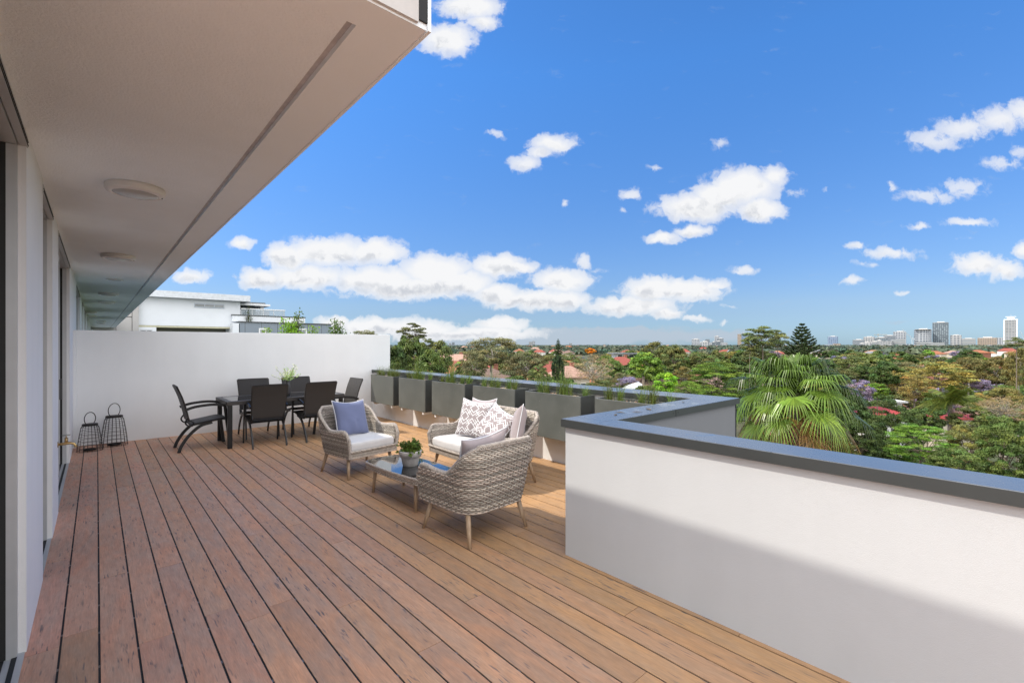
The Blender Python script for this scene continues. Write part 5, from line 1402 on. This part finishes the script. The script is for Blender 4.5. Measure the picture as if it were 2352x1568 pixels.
tower('white low office with red-brown neighbour below the crane', 2078, 2094, 790, 1100, 'white', False)
tower('rounded white office tower with square windows', 2099, 2140, 757, 1250, 'white', True, None, True)
tower('dark glass slab tower with checkered windows', 2141.5, 2178.5, 741, 1250, 'dark', True, 22)
tower('low white and glass podium under the rounded tower', 2103, 2142, 785, 1120, 'band', False)
tower('white framed podium under the dark glass slab', 2132, 2170, 787, 1100, 'band', False)
tower('low white strip building at the front of the city', 2120, 2155, 796, 1000, 'white', False)
tower('slim pale ribbed block right of the dark glass slab', 2183, 2208, 770, 1200, 'stripe')
tower('cream office box right of the slim ribbed block', 2208, 2240, 778, 1150, 'band')
tower('wide tan banded office left of the tallest tower', 2246, 2290, 776, 1200, 'tan')
tower('white building behind the wide tan office', 2288, 2306, 775, 1300, 'white', False)
t, w, dp, H = tower('tallest white ribbed tower with winged crown at the right edge', 2308, 2336, 734, 1100, 'offwhite', False)
c = MB(); c.box(-w * .56, w * .56, -dp * .56, dp * .56, H - 1, H + 1.2); c.box(-w * .3, w * .3, -dp * .3, dp * .3, H + 1.21, H + 6); c.box(-w * .42, w * .42, -dp * .42, dp * .42, H + 6.01, H + 7.4)
for sx in (-1, 1): c.box(sx * w * .53 - 1, sx * w * .53 + 1, -dp * .56, -dp * .53, 20, H - 1.1)
c.build('crown', M_bluewhite, t); c = MB(); c.tube([(0, 0, H + 7.4), (0, 0, H + 13)], .3, 6); c.build('mast', M_alu, t)
tower('brick-red low block at the right edge below the tallest tower', 2330, 2365, 786, 900, 'tan', False)
tower('white twin-slab block, leftmost of the far skyline cluster', 1589, 1607, 779, 1900, 'white')
tower('low pale block right of the leftmost far cluster', 1611, 1622, 785, 1900, 'offwhite', False)
tower('small grey block in the far skyline cluster', 1620, 1630, 779, 1950, 'grey', False)
tower('low white block before the far cluster', 1628, 1642, 786, 1850, 'white', False)
tower('tall white slab of the far skyline cluster', 1641, 1652, 772, 1950, 'white')
tower('brown-grey block right of the tall far white slab', 1648, 1662, 777, 1900, 'grey')
tower('low white block at the right foot of the far cluster', 1655, 1671, 786, 1850, 'white', False)
tower('pair tower with brown left slab in front of the blue one', 1694, 1703, 767, 1800, 'tan', False)
t, w, dp, H = tower('blue glass tower with rooftop mast left of the tall dark gum', 1702, 1715, 766, 1850, 'bluefin')
c = MB(); c.tube([(0, 0, H), (0, 0, H + 14)], .5, 5); c.build('mast', M_alu, t)
tower('twin pale block on the skyline above the big rounded gum', 1215, 1222, 785, 1700, 'offwhite', False)
tower('slightly taller pale block of the twin on the skyline above the gum', 1222, 1229, 783, 1700, 'white', False)
tower('small pale tower on the skyline left of the spreading gum', 1031, 1036, 788, 1700, 'offwhite', False)
tower('second small pale tower on the skyline left of the spreading gum', 1038, 1044, 786, 1700, 'grey', False)
tower('small skyline block right of the distant Norfolk pine', 1307, 1314, 788, 1700, 'offwhite', False)
rr = random.Random(44)
for i in range(16):
    px = rr.uniform(1965, 2098) if i < 11 else rr.uniform(1592, 1662); w = rr.uniform(9, 20) * (1 if i < 11 else .6)
    tag(tower('mid-rise block packed in among the towers of the city cluster', px, px + w, rr.uniform(779, 789), rr.uniform(1160, 1450), rr.choice(('dark', 'grey', 'white', 'stripe', 'band')))[0], group='mid-rise blocks among the city towers')
rr = random.Random(12)
for i in range(40):
    px = rr.choice((rr.uniform(1640, 2080), rr.uniform(1300, 1700), rr.uniform(1880, 2340))); w = rr.uniform(5, 13)
    tower('low pale block in the crowd of small buildings along the skyline', px, px + w, rr.uniform(791, 796), rr.uniform(900, 1500), rr.choice(('offwhite', 'white', 'grey', 'band', 'tan')), False)['x'] if False else \
    tag(tower('low pale block in the crowd of small buildings along the skyline', px, px + w, rr.uniform(791, 796), rr.uniform(900, 1500), rr.choice(('offwhite', 'white', 'grey', 'band', 'tan')), False)[0], group='low blocks along the skyline')
# cranes
def crane(label, pts, D, r_, mat, base):
    x, y = far(base[0], D); gz = ground_z(x, y); t = thing('tower_crane', label, 'crane', (x, y, gz), R(-YAW)); k = D / FPX
    def L_(p): return ((p[0] - base[0]) * k, 0, zof(p[1], D) - gz)
    nm = ['mast', 'jib', 'counter_jib', 'tie']
    for i, (p, q) in enumerate(pts):
        m_ = MB(); P0, P1 = Vector(L_(p)), Vector(L_(q))
        if i == 0: P0 = Vector((P0.x, 0, 0))
        u = (P1 - P0).normalized(); v = u.cross(Vector((0, 1, 0))) * r_ * 1.4
        for s in (-1, 1): m_.tube([tuple(P0 + v * s), tuple(P1 + v * s)], r_ * .35, 4)
        n = max(3, int((P1 - P0).length / (r_ * 5)))
        for j in range(n): m_.tube([tuple(P0.lerp(P1, j / n) + v * (1 if j % 2 else -1)), tuple(P0.lerp(P1, (j + 1) / n) + v * (-1 if j % 2 else 1))], r_ * .3, 4)
        m_.build(nm[min(i, 3)], mat, t)
M_craneW = simple('white_crane_steel', (.6, .62, .64), .6); M_craneO = simple('orange_crane_steel', (.62, .22, .04), .6)
crane('white luffing crane leaning out beside the rounded white tower', [((2095, 800), (2096, 776)), ((2096, 778), (2073, 757)), ((2096, 778), (2101, 780))], 1200, 1.0, M_craneW, (2096, 776))
crane('hammerhead crane above the dark glazed white block', [((2017, 800), (2017, 766)), ((2017, 769), (2038, 768.5)), ((2017, 769), (2007, 769))], 1300, .8, simple('tan_crane_steel', (.42, .38, .28), .6), (2017, 769))
crane('small orange crane among the trees left of the feathery green tree', [((1636, 835), (1636, 813)), ((1636, 815), (1612, 822)), ((1636, 815), (1652, 822)), ((1612, 827), (1652, 823))], 300, .28, M_craneO, (1636, 815))
crane('dark luffing crane jib at the right edge behind the tallest tower', [((2352, 800), (2352, 775)), ((2352, 777), (2343, 760))], 1300, .8, M_craneW, (2352, 775))

# ------------------------------------------------------------------ sky, sun, camera
SUNV = Vector((-1, .85, 1.5)).normalized()
sun_el = math.asin(SUNV.z); sun_az = math.atan2(SUNV.x, SUNV.y)
wd = bpy.data.worlds.new('World'); sc.world = wd; wd.use_nodes = True; g = G(wd.node_tree); g.t.nodes.clear()
sky = g.n('ShaderNodeTexSky'); sky.sky_type = 'NISHITA'; sky.sun_disc = False; sky.sun_elevation = sun_el; sky.sun_rotation = sun_az
sky.air_density = 1.0; sky.dust_density = .25; sky.ozone_density = 2.0; sky.altitude = 30
STR = .15
tc = g.n('ShaderNodeTexCoord').outputs['Generated']
dotv = lambda a_, v: g.vm('DOT_PRODUCT', a_, v).outputs['Value']
f_ = g.m('MAXIMUM', dotv(tc, (FX, FY, 0)), .06); rr_ = dotv(tc, (RX, RY, 0)); z_ = dotv(tc, (0, 0, 1))
U = g.m('MULTIPLY_ADD', g.m('DIVIDE', rr_, f_), FPX / 100, 11.76); V = g.m('MULTIPLY_ADD', g.m('DIVIDE', z_, f_), -FPX / 100, 7.92)
uvw = g.n('ShaderNodeCombineXYZ'); g.l(U, uvw.inputs[0]); g.l(V, uvw.inputs[1]); UV = uvw.outputs[0]
# ragged edges: domain warp
def noise3(vec, sc__, det, rough=.55):
    nd = g.n('ShaderNodeTexNoise'); g.l(vec, nd.inputs['Vector']); nd.inputs['Scale'].default_value = sc__; nd.inputs['Detail'].default_value = det; nd.inputs['Roughness'].default_value = rough; return nd
wn = noise3(UV, 2.3, 7, .58)
warp = g.vm('MULTIPLY', g.vm('SUBTRACT', wn.outputs['Color'], (.5, .5, .5)).outputs[0], (.50, .36, 0)).outputs[0]
UW = g.vm('ADD', UV, warp).outputs[0]
BL = [  # column, row, half width, half height, density
 (1080, 14, 78, 30, 1), (1028, 92, 66, 38, 1), (1110, 50, 40, 26, .8), (1060, 60, 40, 20, .5),
 (1140, 309, 30, 12, .45), (1270, 330, 60, 24, .8), (1205, 375, 46, 24, .7), (1240, 350, 40, 18, .7), (1296, 467, 12, 14, .5),
 (1660, 335, 30, 20, .4), (1500, 390, 20, 12, .5), (1450, 445, 28, 18, .6), (1430, 480, 12, 8, .4), (1385, 445, 22, 8, .2), (1545, 410, 20, 25, .15),
 (1705, 430, 90, 46, 1), (1600, 478, 100, 34, 1), (1775, 405, 42, 28, .8), (1745, 480, 62, 30, 1), (1830, 443, 34, 12, .35), (1895, 441, 10, 8, .3), (1655, 450, 70, 40, 1),
 (1525, 547, 46, 14, .8), (1592, 531, 50, 15, .8),
 (555, 557, 34, 17, .8), (440, 635, 52, 19, .75), (600, 640, 60, 26, .95), (660, 590, 55, 36, 1), (750, 578, 120, 38, 1), (860, 578, 78, 32, 1), (700, 635, 110, 30, 1),
 (860, 640, 120, 34, 1), (1000, 622, 95, 42, 1), (950, 660, 180, 30, 1), (1060, 650, 80, 32, 1), (1145, 610, 72, 30, 1), (1195, 612, 44, 16, .9), (1140, 675, 62, 26, 1),
 (1230, 688, 125, 24, 1), (1290, 645, 74, 32, 1), (1300, 690, 60, 26, .95), (1340, 602, 28, 22, .6), (1385, 622, 36, 10, .3),
 (1500, 665, 75, 32, 1), (1575, 668, 95, 28, 1), (1640, 655, 36, 16, .8), (1450, 702, 118, 24, 1), (1530, 722, 46, 15, .9), (1600, 733, 42, 9, .6), (1708, 622, 36, 12, .6), (1680, 705, 30, 6, .35), (1665, 742, 14, 6, .4),
 (2150, 320, 80, 30, .55), (2215, 295, 80, 32, .65), (2300, 275, 70, 34, .7), (2360, 255, 60, 34, .7), (2130, 450, 80, 20, .5), (2215, 430, 64, 26, .5), (2052, 430, 15, 16, .5), (2300, 375, 70, 20, .45), (2345, 350, 30, 30, .4),
 (2110, 519, 36, 9, .6), (2225, 512, 64, 13, .65), (2205, 547, 35, 6, .25), (1967, 564, 28, 11, .6), (2045, 580, 68, 14, .65), (1990, 603, 40, 9, .45), (2100, 590, 40, 9, .3), (1960, 645, 34, 12, .6), (2070, 672, 20, 7, .45),
 (2250, 608, 72, 28, .85), (2310, 622, 55, 24, .8), (2352, 575, 24, 22, .8), (2330, 520, 20, 6, .2),
 (770, 742, 45, 18, 1), (860, 752, 110, 24, 1), (960, 757, 110, 26, 1), (1150, 745, 66, 20, 1), (1110, 765, 150, 16, .9), (1060, 768, 120, 14, .9)]
HZ = [(1230, 776, 360, 20, .95), (1420, 757, 190, 8, .6), (1480, 771, 330, 16, .75), (2060, 742, 90, 4, .22), (1500, 785, 300, 8, .3)]
RS = 1.12
def blobs(lst, vec, want_shade):
    acc = None; sh = None
    for (cx, cy, rx, ry, dn) in lst:
        q = g.vm('MULTIPLY', g.vm('SUBTRACT', vec, (cx / 100, cy / 100, 0)).outputs[0], (100 / rx / RS, 100 / ry / RS, 0)).outputs[0]
        ln = g.vm('LENGTH', q).outputs['Value']; m_ = g.m('MULTIPLY', g.m('SUBTRACT', 1.25, ln, clamp=True), dn)
        acc = m_ if acc is None else g.m('MAXIMUM', acc, m_)
        if want_shade:
            s_ = g.m('MULTIPLY', g.vm('DOT_PRODUCT', q, (-.35, .9, 0)).outputs['Value'], m_)
            sh = s_ if sh is None else g.m('ADD', sh, s_)
    return acc, sh
acc, shd = blobs(BL, UW, True)
fb = noise3(UW, 3.4, 8, .6).outputs['Fac']; fb2 = noise3(g.vm('ADD', UW, (-.10, -.12, 0)).outputs[0], 2.6, 3, .5).outputs['Fac']
dens = g.m('SUBTRACT', acc, g.m('MULTIPLY', g.m('SUBTRACT', fb, .38), 1.25))
alpha = g.mapr(dens, .0, .36, 0, 1, True)
alpha = g.m('MULTIPLY', g.m('MULTIPLY', alpha, g.mapr(acc, 0, .8, .28, 1)), g.mapr(acc, .04, .22, 0, 1, True))
relief = g.mapr(g.m('SUBTRACT', fb2, fb), -.09, .09, -.5, .5)
core = g.mapr(dens, .2, 1.0, 0, 1, True)
sv = g.m('ADD', g.m('MULTIPLY', shd, .8), g.m('MULTIPLY', relief, .26))
shade = g.m('MULTIPLY', g.mapr(sv, -.02, .55, 0, 1, True), core)
K = 1 / STR
cc = g.mix(shade, (K * .93, K * .935, K * .95), (.60 * K, .63 * K, .69 * K))
hz, _ = blobs(HZ, UW, False); fbh = noise3(g.vm('MULTIPLY', UW, (1, 3.2, 1)).outputs[0], 1.2, 7, .6).outputs['Fac']
ha = g.m('MULTIPLY', g.mapr(g.m('SUBTRACT', hz, g.m('MULTIPLY', g.m('SUBTRACT', fbh, .4), 1.1)), 0, .5, 0, 1, True), .85)
hcol = (.50 * K, .58 * K, .68 * K)
# overall sky tone: deeper blue than raw Nishita
hsv = g.n('ShaderNodeHueSaturation'); hsv.inputs['Saturation'].default_value = .99; hsv.inputs['Value'].default_value = 1.0; g.l(sky.outputs[0], hsv.inputs['Color'])
skyc = g.mix(1.0, hsv.outputs[0], g.mix(g.mapr(z_, .06, .5, 0, 1), g.mix(g.mapr(z_, 0, .08, 0, 1), (.36, .56, .94), (.52, .61, .82)), (.50, 1.03, 1.58)), 'MULTIPLY')
c1 = g.mix(ha, skyc, hcol); c2 = g.mix(alpha, c1, cc)
front = g.mapr(dotv(tc, (FX, FY, 0)), .10, .2, 0, 1)
above = g.mapr(z_, -.01, .0, 0, 1)
c3 = g.mix(g.m('MULTIPLY', front, above), skyc, c2)
# unseen half-sky behind the viewer: overbright broken cloud added to fill the shade
bn = g.mapr(g.noise(tc, 2.2, 6, .6), .36, .58, .45, 1, True)
c3 = g.mix(g.m('MULTIPLY', bn, g.m('MULTIPLY', g.m('SUBTRACT', 1.0, front), above)), c3, (2.75 * K, 2.75 * K, 2.74 * K))
bg = g.n('ShaderNodeBackground'); g.l(c3, bg.inputs[0]); bg.inputs[1].default_value = STR
wo = g.n('ShaderNodeOutputWorld'); g.l(bg.outputs[0], wo.inputs[0])
wd.cycles.sampling_method = 'MANUAL'; wd.cycles.sample_map_resolution = 1024

sl = bpy.data.lights.new('sun', 'SUN'); sl.energy = 4.4; sl.angle = R(.8); sl.color = (1, .93, .82)
so = bpy.data.objects.new('sun', sl); col.objects.link(so); so.rotation_euler = (-SUNV).to_track_quat('-Z', 'Y').to_euler()

cam = bpy.data.cameras.new('camera'); cam.sensor_width = 36; cam.lens = 36 * FPX / 2352; cam.shift_y = 8 / 2352; cam.clip_start = .05; cam.clip_end = 40000
co = bpy.data.objects.new('camera', cam); col.objects.link(co); co.location = (0, 0, HC); co.rotation_euler = (R(90), 0, R(-YAW)); sc.camera = co
sc.view_settings.view_transform = 'Standard'; sc.view_settings.look = 'None'; sc.view_settings.exposure = 0; sc.view_settings.gamma = 1
sc.cycles.max_bounces = 8; sc.cycles.diffuse_bounces = 6; sc.cycles.glossy_bounces = 3; sc.cycles.transmission_bounces = 4; sc.cycles.transparent_max_bounces = 8
sc.cycles.caustics_reflective = False; sc.cycles.caustics_refractive = False; sc.cycles.sample_clamp_indirect = 6
